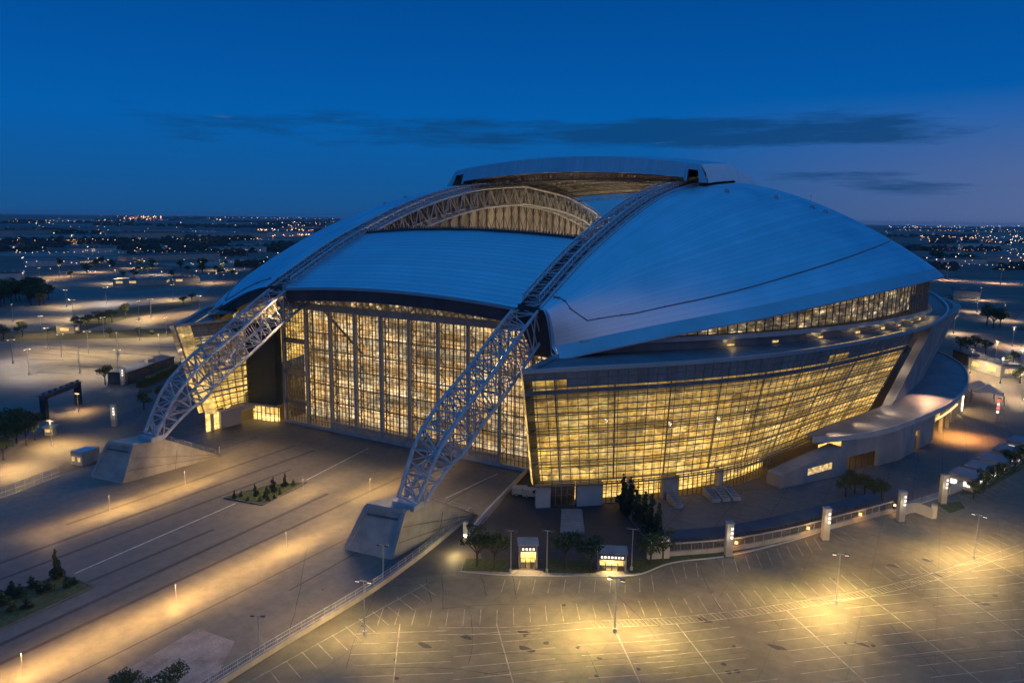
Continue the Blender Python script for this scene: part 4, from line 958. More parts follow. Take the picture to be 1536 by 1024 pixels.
def lamp(px, py, label, group, power, rz=0., h=1., col=GOLD, lit=True, ang=158, xyz=None):
    o = LPS[lit] if not lpu[lit] else copy_tree(LPS[lit]); lpu[lit] += 1
    p = Vector(xyz) if xyz else G(px, py); o.location = (p.x, p.y, 0); o.rotation_euler = (0, 0, rz); o.scale = (h, h, h); tag(o, label, 'lamp post', group)
    if lit:
        if 'near car park' in group:
            t = offset(KERB, 0)[min(range(len(KERB)), key=lambda i: (KERB[i][0]-p.x)**2+(KERB[i][1]-p.y)**2)-1]; k_ = min(range(1, len(KERB)-1), key=lambda i: (KERB[i][0]-p.x)**2+(KERB[i][1]-p.y)**2); t = (Vector(KERB[k_+1])-Vector(KERB[k_-1])).normalized()
            for s in (1, -1): spot('lamp_light', (p.x+s*t.x, p.y+s*t.y, 9.0), (p.x+s*t.x*11, p.y+s*t.y*11, 0), power*.5, col, 155, 1., .25)
        else: spot('lamp_light', (p.x, p.y, 9.0*h+(4 if 'car parks' in group else 0)), (p.x, p.y, 0), power, col, ang, 1., .25)
    return o
NP = 44000
for px, py, lb, pw in [(547, 952, 'tall twin headed lamp post lighting the car park edge beside the driveway', 1.), (922, 948, 'tall twin headed lamp post in the car park in front of the turnstile pavilion', 1.25), (1254, 905, 'twin headed lamp post beside the hatched walkway in the middle of the right car park', 1.25), (1461, 838, 'twin headed lamp post furthest right in the near car park', 1.1)]: lamp(px, py, lb, 'lamp posts of the near car park', NP*pw, rng.uniform(-.4, .4))
lamp(575, 875, 'dark unlit lamp post against the fence in front of the near abutment', 'lamp posts of the near car park', 0, .2, .8, GOLD, False)
lamp(390, 990, 'dark unlit lamp post on the plaza side of the fence in the foreground', 'lamp posts of the near car park', 0, .5, .78, GOLD, False)
for px, py, lb in [(766, 858, 'thin pole on the kerb left of the lit entrance gate'), (820, 858, 'thin pole on the kerb right of the lit entrance gate'), (947, 855, 'pale pole beside the turnstile pavilion')]: lamp(px, py, lb, 'unlit poles along the entrance gates', 0, .3, .9, GOLD, False)
for (x, y) in [(175, -205), (205, -165), (150, -235), (190, -110), (120, -245)]: lamp(0, 0, 'twin headed lamp post further out in the near car park', 'lamp posts further out in the near car park', NP*.5, 0, 1., GOLD, True, 158, (x, y, 0))
FAR = [(44, 562), (72, 524), (93, 535), (177, 532), (156, 505), (178, 562), (209, 480), (227, 476), (63, 503), (110, 478), (36, 430), (90, 415), (250, 505), (317, 424), (133, 530), (20, 545), (240, 535), (120, 560), (300, 470), (210, 510), (160, 455), (100, 460), (260, 450), (20, 482), (203, 402), (235, 412), (137, 408), (60, 420), (175, 425), (330, 405)]
for i, (px, py) in enumerate(FAR):
    d = (G(px, py)-Vector(CP)).length; lamp(px, py, 'slender lit lamp post in the broad car parks left of the stadium', 'lamp posts of the left car parks', (22000 if py > 480 else 52000), rng.uniform(0, 3), 1.15 if py > 480 else 1.3, (1., .68, .28) if i % 5 else (1., .82, .6))
for px, py in [(1465, 468), (1492, 545), (1518, 520), (1470, 450), (1455, 560), (1530, 560), (1430, 500), (1505, 480), (1534, 600), (1500, 575)]: lamp(px, py, 'slender lit lamp post in the car parks behind the stadium on the right', 'lamp posts behind the stadium on the right', 42000, rng.uniform(0, 3), 1.2, (1., .74, .38))
for px, py in [(30, 372), (110, 366), (210, 372), (300, 366), (390, 372), (60, 350), (180, 346), (320, 345), (440, 352), (500, 340), (1400, 362), (1480, 366), (1440, 385), (1520, 388), (1500, 352), (1420, 420), (1500, 425), (250, 386), (140, 392), (370, 392)]:
    dd = (G(px, py)-Vector(CP)).length; lamp(px, py, 'tall mast light over the distant plain', 'mast lights on the distant plain', 50000*(dd/500)**1.3, 0, 1.3+dd/2200, (1., .66, .34), True, 165)
lamp(78, 668, 'lamp post on the left road beside the dark grove', 'lamp posts of the left road', 16000, .3, .8); lamp(118, 618, 'lamp post behind the gantry on the left road', 'lamp posts of the left road', 9000, .3, .7)
spot('lamp_light', tuple(G(20, 705)[:2])+(9,), tuple(G(20, 705)[:2])+(0,), 26000, GOLD, 150); spot('lamp_light', tuple(G(110, 672)[:2])+(8,), tuple(G(110, 672)[:2])+(0,), 9000, GOLD, 150)
# low lamps of the plaza: slim masts whose light lies in long patches along the paving bands
def plaza_light(px, py, power, k, dx=0.):
    p = G(px, py); e = tag(empty('plaza_light', (p.x, p.y, 0)), ['slim low lamp lighting the plaza nearest the far abutment', 'slim low lamp in the gold patch at the far left of the plaza', 'slim low lamp in the gold patch between planter and near abutment', 'slim low lamp in the wide gold patch of the near plaza', 'slim low lamp in front of the glass wall beside the near arch leg', 'slim low lamp at the bottom left corner of the plaza', 'slim low lamp in the faint patch behind the planter', 'slim low lamp in the gold patch just right of the juniper planter', 'slim low lamp beside the near arch leg'][k], 'lamp post', 'low lamps of the plaza')
    m = MB(); m.bar((0, 0, 0), (0, 0, 3.6), .05, 6); m.build('pole', 'metal_pole', e); m = MB(); m.box((0, 0, 3.65), (.3, .5, .1)); h = m.build('lamp_head', 'steel_dark', e); m = MB(); m.box((0, 0, 3.59), (.22, .4, .02)); m.build('lens', 'white_lamp', h)
    for dy, f, z in ((0, .45, 3.4), (-5, .4, 4.5), (5, .4, 4.5), (-13, .35, 6.), (13, .35, 6.)): spot('plaza_lamp', (p.x+dx*dy, p.y+dy, z), (p.x+dx*dy, p.y+dy, 0), power*f, (1., .57, .16), 160)
for k, (px, py, pw) in enumerate([(278, 727, 5200), (165, 766, 6500), (430, 822, 6500), (265, 905, 8500), (555, 737, 4200), (35, 1012, 9000), (330, 690, 1800), (455, 738, 2400), (640, 715, 1200)]): plaza_light(px, py, pw, k)
# added fill spots off the roof edge, without fixtures, warm the whole apron
for x in (-36, -18, 0, 18, 36): spot('plaza_fill', (x, -YF-1, 41), (x*.9, -205, 0), 34000, (1., .66, .34), 110, 1., .6, stadium)
# added fill spot, without a fixture, brightening the far abutment
spot('pier_fill', (-22, -186, 6), (-42, -178, 3), 9000, (1., .66, .3), 70)
# ------------------------------------------------ gate towers, pavilions, walls, fences
def tower_proto():
    e = empty('light_tower'); m = MB(); m.box((0, 0, 3.5), (1.3, 1.3, 7)); m.box((0, 0, 7.08), (1.5, 1.5, .16)); m.build('pillar', 'conc', e)
    m = MB(); m.box((0, 0, .15), (1.9, 1.9, .3)); m.build('plinth', 'conc_dark', e)
    for z in (4.2, 5.1, 6.0): m = MB(); m.box((.3, -.68, z), (.42, .06, .45)); m.build('light_panel', 'sign_lamp', e)
    return e
TW = tower_proto(); twu = [0]
for px, py, lb in [(1092, 834, 'square light tower leftmost along the curved perimeter wall'), (1237, 810, 'square light tower midway along the curved perimeter wall'), (1350, 782, 'square light tower beside the gate opening at the end of the perimeter wall'), (1413, 755, 'square light tower right of the gate opening near the turnstile booths'), (172, 640, 'square light tower beside the left road near the far abutment'), (185, 578, 'grey light tower in front of the long dark building on the left')]:
    o = TW if not twu[0] else copy_tree(TW); twu[0] = 1; p = G(px, py); o.location = (p.x, p.y, 0); o.rotation_euler = (0, 0, .55); tag(o, lb, 'tower', 'light towers along the perimeter')
    q = p+(Vector(CP)-p).normalized()*2; point('tower_glow', (q.x, q.y, 4.5), 120, (1., .85, .6), .3)
def pavilion(px0, px1, py, h, label, lit):
    a, b = G(px0, py[0]), G(px1, py[1]); w = (b-a).length; rz = math.atan2(b.y-a.y, b.x-a.x); e = tag(empty('gate_pavilion', ((a.x+b.x)/2, (a.y+b.y)/2, 0), rz), label, 'gate')
    m = MB(); m.box((-w/2, 0, h/2), (.35, 3, h)); m.box((w/2, 0, h/2), (.35, 3, h)); m.build('post', 'conc', e)
    m = MB(); m.box((0, 0, h+.15), (w+.8, 3.4, .3)); m.build('roof', 'conc', e)
    m = MB(); m.box((0, -1.55, h-.6), (w-.3, .25, 1.1)); sg_ = m.build('sign_board', 'steel_dark', e)
    m = MB(); n = max(4, int(w/.7))
    for k in range(n): m.box((-w/2+.6+(w-1.2)*k/(n-1), -1.7, h-.6), (.38, .04, .4))
    m.build('sign_lights', 'sign_lamp', sg_)
    m = MB(); m.box((0, 1.3, (h-1.2)/2), (w-.4, .1, h-1.2)); m.build('lit_wall', 'warm' if lit else 'lit_club', e)
    m = MB(); n = max(3, int(w/1.1))
    for k in range(n+1): m.box((-w/2+.2+(w-.4)*k/n, -.6, .75), (.12, 1.1, 1.5))
    for z in (1.5, 2.4): m.box((0, -.1, z), (w-.4, .1, .08))
    m.build('turnstile', 'steel_dark', e)
    c = (a+b)/2; d = (Vector(CP)-c); d.z = 0; d.normalize(); pl = point('gate_light', (c.x+d.x*.6, c.y+d.y*.6, h-1.5), 2000, WARM, .3)
pavilion(779, 804, (847, 847), 4.6, 'small lit entrance gate glowing gold between two lawns', True)
pavilion(897, 937, (851, 853), 3.6, 'wide low turnstile pavilion with white lights beside the car park', True)
a, b = G(971, 838), G(1003, 836); rz = math.atan2(b.y-a.y, b.x-a.x); e = tag(empty('sign_wall', ((a.x+b.x)/2, (a.y+b.y)/2, 0), rz), 'pale freestanding sign wall with small lights along its top at the end of the perimeter wall', 'sign'); w = (b-a).length
m = MB(); m.box((0, 0, 2.2), (w, .8, 4.4)); m.build('wall', 'conc_pale', e); m = MB()
for k in range(6): m.box((-w/2+.6+(w-1.2)*k/5, -.43, 3.7), (.45, .06, .4))
m.build('sign_lights', 'sign_lamp', e)
# curved perimeter wall with mesh panels and a dark awning behind
PW = resample(gp([(1003, 834), (1095, 826), (1180, 810), (1260, 789), (1338, 768)]), 2.4)
e = tag(empty('perimeter_wall'), 'long curved concrete and mesh wall between the paved terrace and the car park', 'wall'); m = MB(); m2 = MB(); m3 = MB()
for k, (a, b) in enumerate(zip(PW, PW[1:])):
    m.beam((a[0], a[1], .5), (b[0], b[1], .5), .45, 1.0); m.beam((a[0], a[1], 2.6), (b[0], b[1], 2.6), .3, .25); m2.bar((a[0], a[1], .9), (a[0], a[1], 2.6), .09, 5)
    for q in range(8): t = q/8; m2.bar((a[0]*(1-t)+b[0]*t, a[1]*(1-t)+b[1]*t, 1), (a[0]*(1-t)+b[0]*t, a[1]*(1-t)+b[1]*t, 2.5), .035, 4)
m.build('wall_base', 'conc', e); m2.build('mesh_panel', 'metal_pole', e)
aw = offset(PW, 2.6); aw2 = offset(PW, 5.4); m = MB()
for k in range(len(PW)-1): m.add([(*aw[k], 2.2), (*aw[k+1], 2.2), (*aw2[k+1], 2.9), (*aw2[k], 2.9), (*aw[k], 2.05), (*aw[k+1], 2.05), (*aw2[k+1], 2.75), (*aw2[k], 2.75)], [(0, 1, 2, 3), (7, 6, 5, 4), (0, 4, 5, 1), (3, 2, 6, 7)])
for k in range(0, len(PW), 2): m.bar((*aw2[k], 0), (*aw2[k], 2.8), .08, 5); m.bar((*aw[k], 0), (*aw[k], 2.1), .08, 5)
tag(m.build('awning', M('dark blue awning', (.035, .05, .075), .6, 0, .3, .3)), 'long dark blue awning behind the curved perimeter wall', 'awning')
for k in (6, 14, 21, 27):
    p = PW[min(k, len(PW)-1)]; q = offset(PW, -.5)[min(k, len(PW)-1)]; m = MB(); m.box((q[0], q[1], 1.9), (.5, .5, .4)); tag(m.build('wall_lantern', 'warm_band'), 'small amber lantern on the outside of the curved perimeter wall', 'lantern', 'lanterns on the perimeter wall'); point('lantern_light', (q[0]+.5, q[1]-.6, 1.9), 180, AMBER, .15)
def fence(pts, label, base=1.0, h=1.3, step=2.4):
    P = resample(pts, step); e = tag(empty('fence'), label, 'fence'); m = MB(); m2 = MB()
    for k, (a, b) in enumerate(zip(P, P[1:])):
        if base: m.beam((a[0], a[1], base/2), (b[0], b[1], base/2), .4, base)
        for z in (.1, .55, 1.0): m2.beam((a[0], a[1], base+z*h), (b[0], b[1], base+z*h), .07, .07)
        m3 = MB(); m3.bar((a[0], a[1], base), (a[0], a[1], base+h*1.05), .06, 5); m3.build('fence_post', 'track', e)
        for q in range(1, 8): t = q/8; m2.bar((a[0]*(1-t)+b[0]*t, a[1]*(1-t)+b[1]*t, base), (a[0]*(1-t)+b[0]*t, a[1]*(1-t)+b[1]*t, base+h), .018, 4)
    if base: m.build('parapet', 'conc', e)
    m2.build('railing', 'track', e)
fence([(45.6, -250), (45.7, -226.9), (46.2, -199.5), (45.6, -191), (42.6, -166.6)], 'long pale railing on a concrete parapet between plaza and driveway')
fence([(-54.5, -240), (-54.8, -214.9), (-58.4, -199.5)], 'pale mesh fence at the left edge of the plaza', 0, 2.4)
m = MB(); P = resample(gp([(700, 806), (722, 780), (790, 708)]), 2.)
for a, b in zip(P, P[1:]): m.beam((a[0], a[1], .5), (b[0], b[1], .5), .5, 1.0)
tag(m.build('retaining_wall', 'conc_pale'), 'low pale retaining wall between the plaza corner and the dark forecourt', 'wall')
e = tag(empty('gate_cabinet', tuple(G(699, 812)[:2])+(0,), .2), 'narrow white gate cabinet with a bright light at the corner of the driveway', 'cabinet')
m = MB(); m.box((0, 0, 2.1), (1.0, .8, 4.2)); m.build('cabinet_body', 'conc_pale', e); m = MB(); m.box((0, -.43, 1.4), (.6, .06, .5)); m.build('lamp_lens', 'white_lamp', e)
p = G(693, 832); point('cabinet_light', (p.x-1, p.y-1, 1.8), 900, (1., .78, .3), .25)
# blue slab ramp and stair blocks on the forecourt
m = MB(); q = gp([(842, 767), (873, 767), (877, 801), (840, 802)]); m.prism(q, 0, .55); m.prism([(x*.96+.04*q[0][0]+.0, y*.96+.04*q[0][1]) for x, y in q], .55, .62)
for k in range(9):
    t = k/9; a = Vector(q[0]).lerp(Vector(q[3]), t); b = Vector(q[1]).lerp(Vector(q[2]), t); m.beam((a.x, a.y, .66), (b.x, b.y, .66), .12, .06)
tag(m.build('loading_ramp', M('bluish ramp slab', (.20, .24, .27), .5, .1, .5, .2)), 'pale blue slab ramp on the dark forecourt below the white base wall', 'ramp')
for px, py, w, n, lb in [(1012, 756, 3, 1, 'single sloping stair block on the paved terrace'), (1082, 746, 3, 3, 'triple sloping stair block on the paved terrace by the lit doors')]:
    p = G(px, py); e = tag(empty('stair_block', (p.x, p.y, 0), .75), lb, 'stairs')
    for k in range(n):
        m = MB(); x = (k-(n-1)/2)*2.6
        m.add([(x-1, -2.6, 0), (x+1, -2.6, 0), (x+1, 2.6, 0), (x-1, 2.6, 0), (x-1, -2.6, .7), (x+1, -2.6, .7), (x+1, 2.6, 2.0), (x-1, 2.6, 2.0)], [(0, 1, 5, 4), (1, 2, 6, 5), (2, 3, 7, 6), (3, 0, 4, 7), (4, 5, 6, 7)])
        for s in range(8): m.box((x, -2.2+s*.62, .95+s*.155), (1.5, .1, .12), 0, 1)
        m.build('stair_flight', ['conc', 'conc_dark'], e)
# vans parked under the wing
def van(px, py, rz, label, col):
    p = G(px, py); e = tag(empty('parked_van', (p.x, p.y, 0), rz), label, 'van', 'vans beside the dark forecourt'); m = MB()
    prof = [(-2.6, .45), (2.5, .45), (2.6, 1.0), (1.7, 1.25), (1.1, 2.1), (-2.5, 2.2), (-2.6, .9)]
    n = len(prof); m.add([(x, -.95, z) for x, z in prof]+[(x, .95, z) for x, z in prof], [tuple(range(n)), tuple(range(2*n-1, n-1, -1))]+[(k, n+k, n+(k+1) % n, (k+1) % n) for k in range(n)]); m.build('body', col, e)
    m = MB(); m.quad((1.66, -.8, 1.36), (1.66, .8, 1.36), (1.18, .8, 2.0), (1.18, -.8, 2.0))
    for s in (1, -1): m.quad((1.2, s*.96, 1.3), (-.2, s*.96, 1.3), (-.2, s*.96, 2.0), (.95, s*.96, 2.0))
    m.build('window', 'teal', e)
    for x in (-1.6, 1.6):
        for s in (1, -1): m = MB(); m.bar((x, s*.75, .38), (x, s*.98, .38), .38, 14); w = m.build('wheel', 'steel_dark', e); m = MB(); m.bar((x, s*.97, .38), (x, s*1.0, .38), .2, 10); m.build('rim', 'metal_pole', w)
for px, py, rz, lb in [(784, 742, .6, 'white van furthest left of those parked below the end of the curtain wall'), (800, 745, .5, 'white van in the middle of those parked below the curtain wall'), (815, 744, .7, 'white van nearest the white base wall')]: van(px, py, rz, lb, 'conc_pale')
# left hand structures
a, b = G(68, 628), G(118, 606); d = b-a; rz = math.atan2(d.y, d.x); w = d.length
e = tag(empty('gate_gantry', (a.x, a.y, 0), rz), 'dark steel gantry spanning the left road entrance', 'gantry')
for x in (0, w): m = MB(); m.box((x, 0, 3.6), (1.7, 1.7, 7.2)); m.build('leg', 'teal', e)
m = MB(); m.box((w/2, 0, 7.0), (w+2, 1.5, 1.3)); m.box((w/2, 0, 7.75), (w+2.4, 2.4, .2)); m.build('cross_beam', 'steel_dark', e)
m = MB()
for k in range(7): m = MB(); m.box((w*k/6, -.2, 8.2), (.8, .6, .8)); m.build('roof_box', 'steel_dark', e)
def building(name, pts, h, label, mat='conc', roof='dark_roof', lit=0, group=None, winmat='warm', cat='building'):
    c = Vector((sum(p[0] for p in pts)/len(pts), sum(p[1] for p in pts)/len(pts))); e = tag(empty(name, (c.x, c.y, 0)), label, cat, group); q = [(p[0]-c.x, p[1]-c.y) for p in pts]
    m = MB(); m.prism(q, 0, h, 0, False); m.build('wall', mat, e); m = MB(); m.prism([(x*1.02, y*1.02) for x, y in q], h, h+.6); r = m.build('roof', roof, e)
    m = MB(); rg = random.Random(int(abs(c.x)*7))
    for k in range(3 if h > 4 else 0): x, y = q[0]; u, v = rg.uniform(.2, .8), rg.uniform(.2, .8); a = Vector(q[0]).lerp(Vector(q[1]), u); b = Vector(q[3]).lerp(Vector(q[2]), u); z = a.lerp(b, v); m = MB(); m.box((z.x, z.y, h+1.2), (2.5, 2, 1.4)); m.build('roof_unit', 'conc', r)
    if lit:
        m = MB()
        for i in range(len(q)):
            a, b = Vector(q[i]), Vector(q[(i+1) % len(q)]); d = b-a; n = Vector((d.y, -d.x)).normalized()*.06; ln = d.length; k = max(1, int(ln/lit))
            for j in range(k):
                if rg.random() < .7: s = a+d*((j+.2)/k)+n; t = a+d*((j+.7)/k)+n; m.quad((s.x, s.y, h*.35), (t.x, t.y, h*.35), (t.x, t.y, h*.75), (s.x, s.y, h*.75))
        if m.f: m.build('window', winmat, e)
    return e
def rect(px, py, px2, py2, depth):
    a, b = G(px, py), G(px2, py2); d = Vector((b.x-a.x, b.y-a.y)); n = Vector((-d.y, d.x)).normalized()
    if n.dot(Vector((a.x-CP[0], a.y-CP[1]))) < 0: n = -n
    return [(a.x, a.y), (b.x, b.y), (b.x+n.x*depth, b.y+n.y*depth), (a.x+n.x*depth, a.y+n.y*depth)]
building('service_building', rect(192, 577, 262, 551, 8), 4.2, 'long low dark building beyond the left road', 'conc_dark', 'dark_roof', 0)
m = MB(); q = rect(214, 581, 270, 556, 2.5); m.prism(q, 0, 2.6); rg = random.Random(4)
lc = leafcloud(rg, [(q[0][0]+(q[1][0]-q[0][0])*t/14+rg.uniform(-.5, .5), q[0][1]+(q[1][1]-q[0][1])*t/14+rg.uniform(-.5, .5), 2.2, 1.9, .8) for t in range(15)], 2200, .25); m.v, off = m.v+lc.v, len(m.v); m.f += [tuple(i+off for i in f) for f in lc.f]; m.mi += lc.mi
tag(m.build('hedge', 'leaf'), 'dark clipped hedge in front of the long low building on the left', 'hedge')
building('guard_booth', rect(124, 699, 150, 690, 4), 3.0, 'small blue grey guard booth with lit windows behind the far abutment', 'conc', 'lip', 2., None, 'warm', 'booth')
e = tag(empty('guard_kiosk', tuple(G(76, 652)[:2])+(0,), .6), 'little lit kiosk under the trees beside the left road', 'kiosk'); m = MB(); m.box((0, 0, 1.3), (2.4, 2, 2.6)); m.build('kiosk_body', 'conc', e); m = MB(); m.box((0, 0, 2.75), (3.4, 3, .25)); m.build('kiosk_roof', 'conc_pale', e); m = MB(); m.box((0, -1.03, 1.6), (1.8, .05, .9)); m.build('window', 'warm', e)
# right hand structures along the drive court
for k, (px, py) in enumerate([(1444, 727), (1466, 716), (1487, 704), (1508, 690), (1528, 676)]):
    p = G(px, py); building('turnstile_booth', [(p.x-3.4, p.y-3), (p.x+2.2, p.y-5), (p.x+4.4, p.y+2), (p.x-1.2, p.y+4)], 3.0, ['flat roofed turnstile booth nearest the square light tower', 'flat roofed turnstile booth second from the square light tower', 'flat roofed turnstile booth in the middle of the curved row', 'flat roofed turnstile booth second from the right edge', 'flat roofed turnstile booth at the right edge'][k], 'conc', 'canopy', 2.5, 'turnstile booths along the drive', 'sign_lamp', 'booth')
PW2 = resample(gp([(1424, 742), (1455, 728), (1490, 708), (1536, 678)]), 2.5); m = MB()
for a, b in zip(PW2, PW2[1:]): m.beam((a[0], a[1], 1.1), (b[0], b[1], 1.1), .4, 2.2)
tag(m.build('boundary_wall', 'conc_pale'), 'curved pale wall in front of the turnstile booths', 'wall')
PW3 = resample(gp([(1356, 772), (1372, 768), (1398, 778)]), 2.); m = MB()
for a, b in zip(PW3, PW3[1:]): m.beam((a[0], a[1], 1.2), (b[0], b[1], 1.2), .3, 2.4)
p = G(1400, 776); m.box((p.x, p.y, 1.5), (1.2, 1.2, 3)); tag(m.build('gate_wall', 'conc_pale'), 'short pale gate wall with an end post at the opening in the perimeter', 'wall')
p = G(1440, 656); spot('drive_light', (p.x, p.y, 8.8), (p.x, p.y, 0), 30000, AMBER, 130); p = G(1425, 615); spot('drive_light', (p.x, p.y, 9), (p.x+6, p.y, 0), 16000, WARM, 130)
p = G(1395, 600, 10); spot('canopy_light', (p.x, p.y+6, 17), (p.x, p.y, 10), 14000, (1., .60, .30), 100)
for px, py in [(1300, 640), (1262, 655), (1345, 622)]: p = G(px, py, 10); spot('canopy_light', (p.x-4, p.y+1, 13), (p.x+2, p.y-1, 10), 2200, (1., .66, .34), 110)
p = G(1495, 632); e = tag(empty('banner_pole', (p.x, p.y, 0)), 'pillar banner with red white and blue lights beside the drive', 'banner'); m = MB(); m.box((0, 0, 4.2), (1.0, 1.0, 8.4)); m.build('pillar', 'conc', e)
for k, mt in enumerate(('sign_lamp', 'red_lamp', 'sign_lamp', 'red_lamp')): m = MB(); m.box((-.1, -.53, 3.4+k*1.3), (.7, .06, .8)); m.build('light_panel', mt, e)
for px, py, lb in [(1466, 598, 'white pointed shade sail on masts nearest the canopy'), (1480, 604, 'white pointed shade sail on masts nearest the banner pillar')]:
    p = G(px, py); e = tag(empty('shade_sail', (p.x, p.y, 0)), lb, 'shade sail', 'shade sails by the drive'); m = MB(); c = (0, 0, 7.2)
    pts = [(-5, -3, 3.6), (0, -2, 4.4), (5, -3, 3.6), (3, 0, 4.6), (5, 3, 3.6), (0, 2, 4.4), (-5, 3, 3.6), (-3, 0, 4.6)]; m.add(pts+[c]+[(x, y, z-.08) for x, y, z in pts]+[(0, 0, 7.1)], [(k, (k+1) % 8, 8) for k in range(8)]+[(9+(k+1) % 8, 9+k, 17) for k in range(8)]); m.build('sail', 'conc_pale', e)
    for q in (pts[0], pts[2], pts[4], pts[6]): m = MB(); m.bar((q[0]*1.05, q[1]*1.05, 0), (q[0], q[1], q[2]+.3), .12, 6); m.build('mast', 'steel_dark', e)
building('service_building', rect(1452, 552, 1500, 566, 9), 5., 'long pale service building behind the canopy on the right', 'conc_pale', 'terrace', 7, None, 'warm')
building('service_building', rect(1428, 540, 1450, 548, 9), 4.5, 'low dark service shed left of the long pale building', 'conc_dark', 'dark_roof', 0)
# ------------------------------------------------ far buildings
FB_ = [(0, 425, 32, 424, 30, 9, 1), (170, 428, 250, 427, 20, 5, 1), (190, 392, 330, 388, 40, 8, 0), (40, 400, 120, 398, 40, 7, 0), (180, 357, 300, 356, 120, 14, 0), (300, 358, 400, 357, 100, 14, 1), (400, 356, 470, 354, 90, 16, 1), (225, 352, 270, 352, 80, 14, 0), (20, 352, 90, 350, 90, 12, 0), (330, 380, 400, 378, 40, 9, 1), (260, 425, 300, 424, 18, 5, 1), (85, 500, 112, 500, 6, 4, 1), (1400, 395, 1480, 396, 40, 8, 1), (1470, 392, 1536, 394, 60, 9, 1), (1380, 372, 1430, 372, 60, 9, 0), (1440, 370, 1500, 371, 60, 9, 1), (1430, 445, 1470, 447, 25, 6, 0), (1490, 352, 1540, 353, 120, 12, 1), (110, 380, 170, 379, 40, 8, 0), (430, 345, 500, 346, 100, 15, 1)]
for i, (a, b, c, d, dp, h, lit) in enumerate(FB_):
    near = b > 415
    building('warehouse', rect(a, b, c, d, dp), h, 'low flat roofed warehouse far beyond the car parks', 'conc' if i % 3 else 'conc_pale', 'terrace' if i % 2 else 'dark_roof', 9 if lit and near else 0, 'distant flat roofed buildings')
# city lights: a mass nobody could count
lm = MB(); rl = random.Random(21)
mats = [emit('far white light', (1., .80, .52), 4.4), emit('far amber light', (1., .50, .17), 5.5), emit('far red light', (1., .16, .12), 4.), emit('far cool light', (.9, .9, .95), 2.6)]
def lightdot(px, py, s=1., mi=None):
    p = G(px, py); d = (p-Vector(CP)).length; r = d/740*.23*s
    if mi is None: mi = rl.choices([0, 1, 2, 3], [5, 5, .8, 1.2])[0]
    z = rl.uniform(5, 9); lm.box((p.x, p.y, z+r), (r*2, r*2, r*2*.8), 0, mi)
for k in range(130):
    px = rl.choice([rl.uniform(0, 560), rl.uniform(0, 560), rl.uniform(1325, 1536)]); base = 318+px*.0125; lightdot(px, base+2.5+abs(rl.gauss(0, 22)), rl.choice([.4, .5, .6, 1.0]))
for k in range(60): lightdot(rl.uniform(185, 242), rl.uniform(324, 331), rl.uniform(.6, 1.2), rl.choice([0, 1, 1, 2]))
for k in range(110): lightdot(rl.uniform(385, 470), rl.gauss(352, 3), rl.uniform(.7, 1.4), rl.choice([0, 1, 1, 1, 2]))
for k in range(50): lightdot(rl.uniform(420, 520), rl.uniform(338, 346), rl.uniform(.6, 1.), rl.choice([0, 0, 1, 2]))
for k in range(40): lightdot(rl.uniform(1345, 1536), 339+rl.uniform(0, 4), .7, 0)
for k in range(60): lightdot(rl.uniform(1380, 1536), rl.uniform(355, 368), rl.uniform(.6, 1.2), rl.choice([0, 1, 1]))
for k in range(30): lightdot(rl.uniform(1385, 1536), rl.uniform(385, 400), rl.uniform(.7, 1.3), rl.choice([0, 1, 0]))
for k in range(60): lightdot(rl.uniform(20, 420), rl.uniform(375, 425), rl.uniform(.6, 1.1), rl.choice([0, 1, 1, 0, 3]))
for (x0, y0, x1, y1, n_, mi) in [(0, 334, 250, 331, 40, 1), (150, 352, 330, 350, 30, 0), (0, 366, 420, 362, 46, 1), (30, 385, 400, 383, 40, 0), (1345, 346, 1536, 349, 40, 1), (1400, 378, 1536, 380, 22, 1), (250, 326, 520, 329, 40, 0), (1420, 405, 1536, 407, 14, 0), (440, 336, 540, 333, 20, 1)]:
    for k in range(n_): t = (k+rl.uniform(-.3, .3))/n_; lightdot(x0+(x1-x0)*t, y0+(y1-y0)*t+rl.uniform(-.4, .4), rl.choice([.3, .4, .5, .7]), mi)
tag(lm.build('city_lights', mats), 'countless small lights of the distant town out to the horizon', 'city lights', None, 'stuff')
# ================================================================== SKY, SUN, RENDER SETTINGS
W = bpy.data.worlds.new('World'); S.world = W; W.use_nodes = True; nt = W.node_tree; bg = nt.nodes['Background']
SUN_EL, SUN_ROT = R(1.5), R(75)
sky = nt.nodes.new('ShaderNodeTexSky'); sky.sky_type = 'NISHITA'; sky.sun_disc = False; sky.sun_elevation = SUN_EL; sky.sun_rotation = SUN_ROT; sky.air_density = 1.; sky.ozone_density = 6.
tc = nt.nodes.new('ShaderNodeTexCoord'); sp = nt.nodes.new('ShaderNodeSeparateXYZ'); L(nt, tc.outputs['Generated'], sp.inputs[0])
el = sp.outputs['Z']
grad = ramp(nt, el, [(0., (.010, .085, .255)), (.05, (.005, .095, .315)), (.12, (.001, .108, .40)), (.20, (.0006, .085, .35)), (.30, (.0006, .062, .275)), (.6, (.009, .135, .43)), (1., (.012, .150, .45))])
# pinkish afterglow low on the right
az = math_(nt, 'ADD', math_(nt, 'MULTIPLY', sp.outputs['X'], .94), math_(nt, 'MULTIPLY', sp.outputs['Y'], .34))
glow = math_(nt, 'MULTIPLY', ramp(nt, az, [(0., 0.), (.6, 1.)]), ramp(nt, el, [(0., 1.), (.06, .8), (.15, 0.)]))
c = mix(nt, grad, (.130, .165, .325), glow)
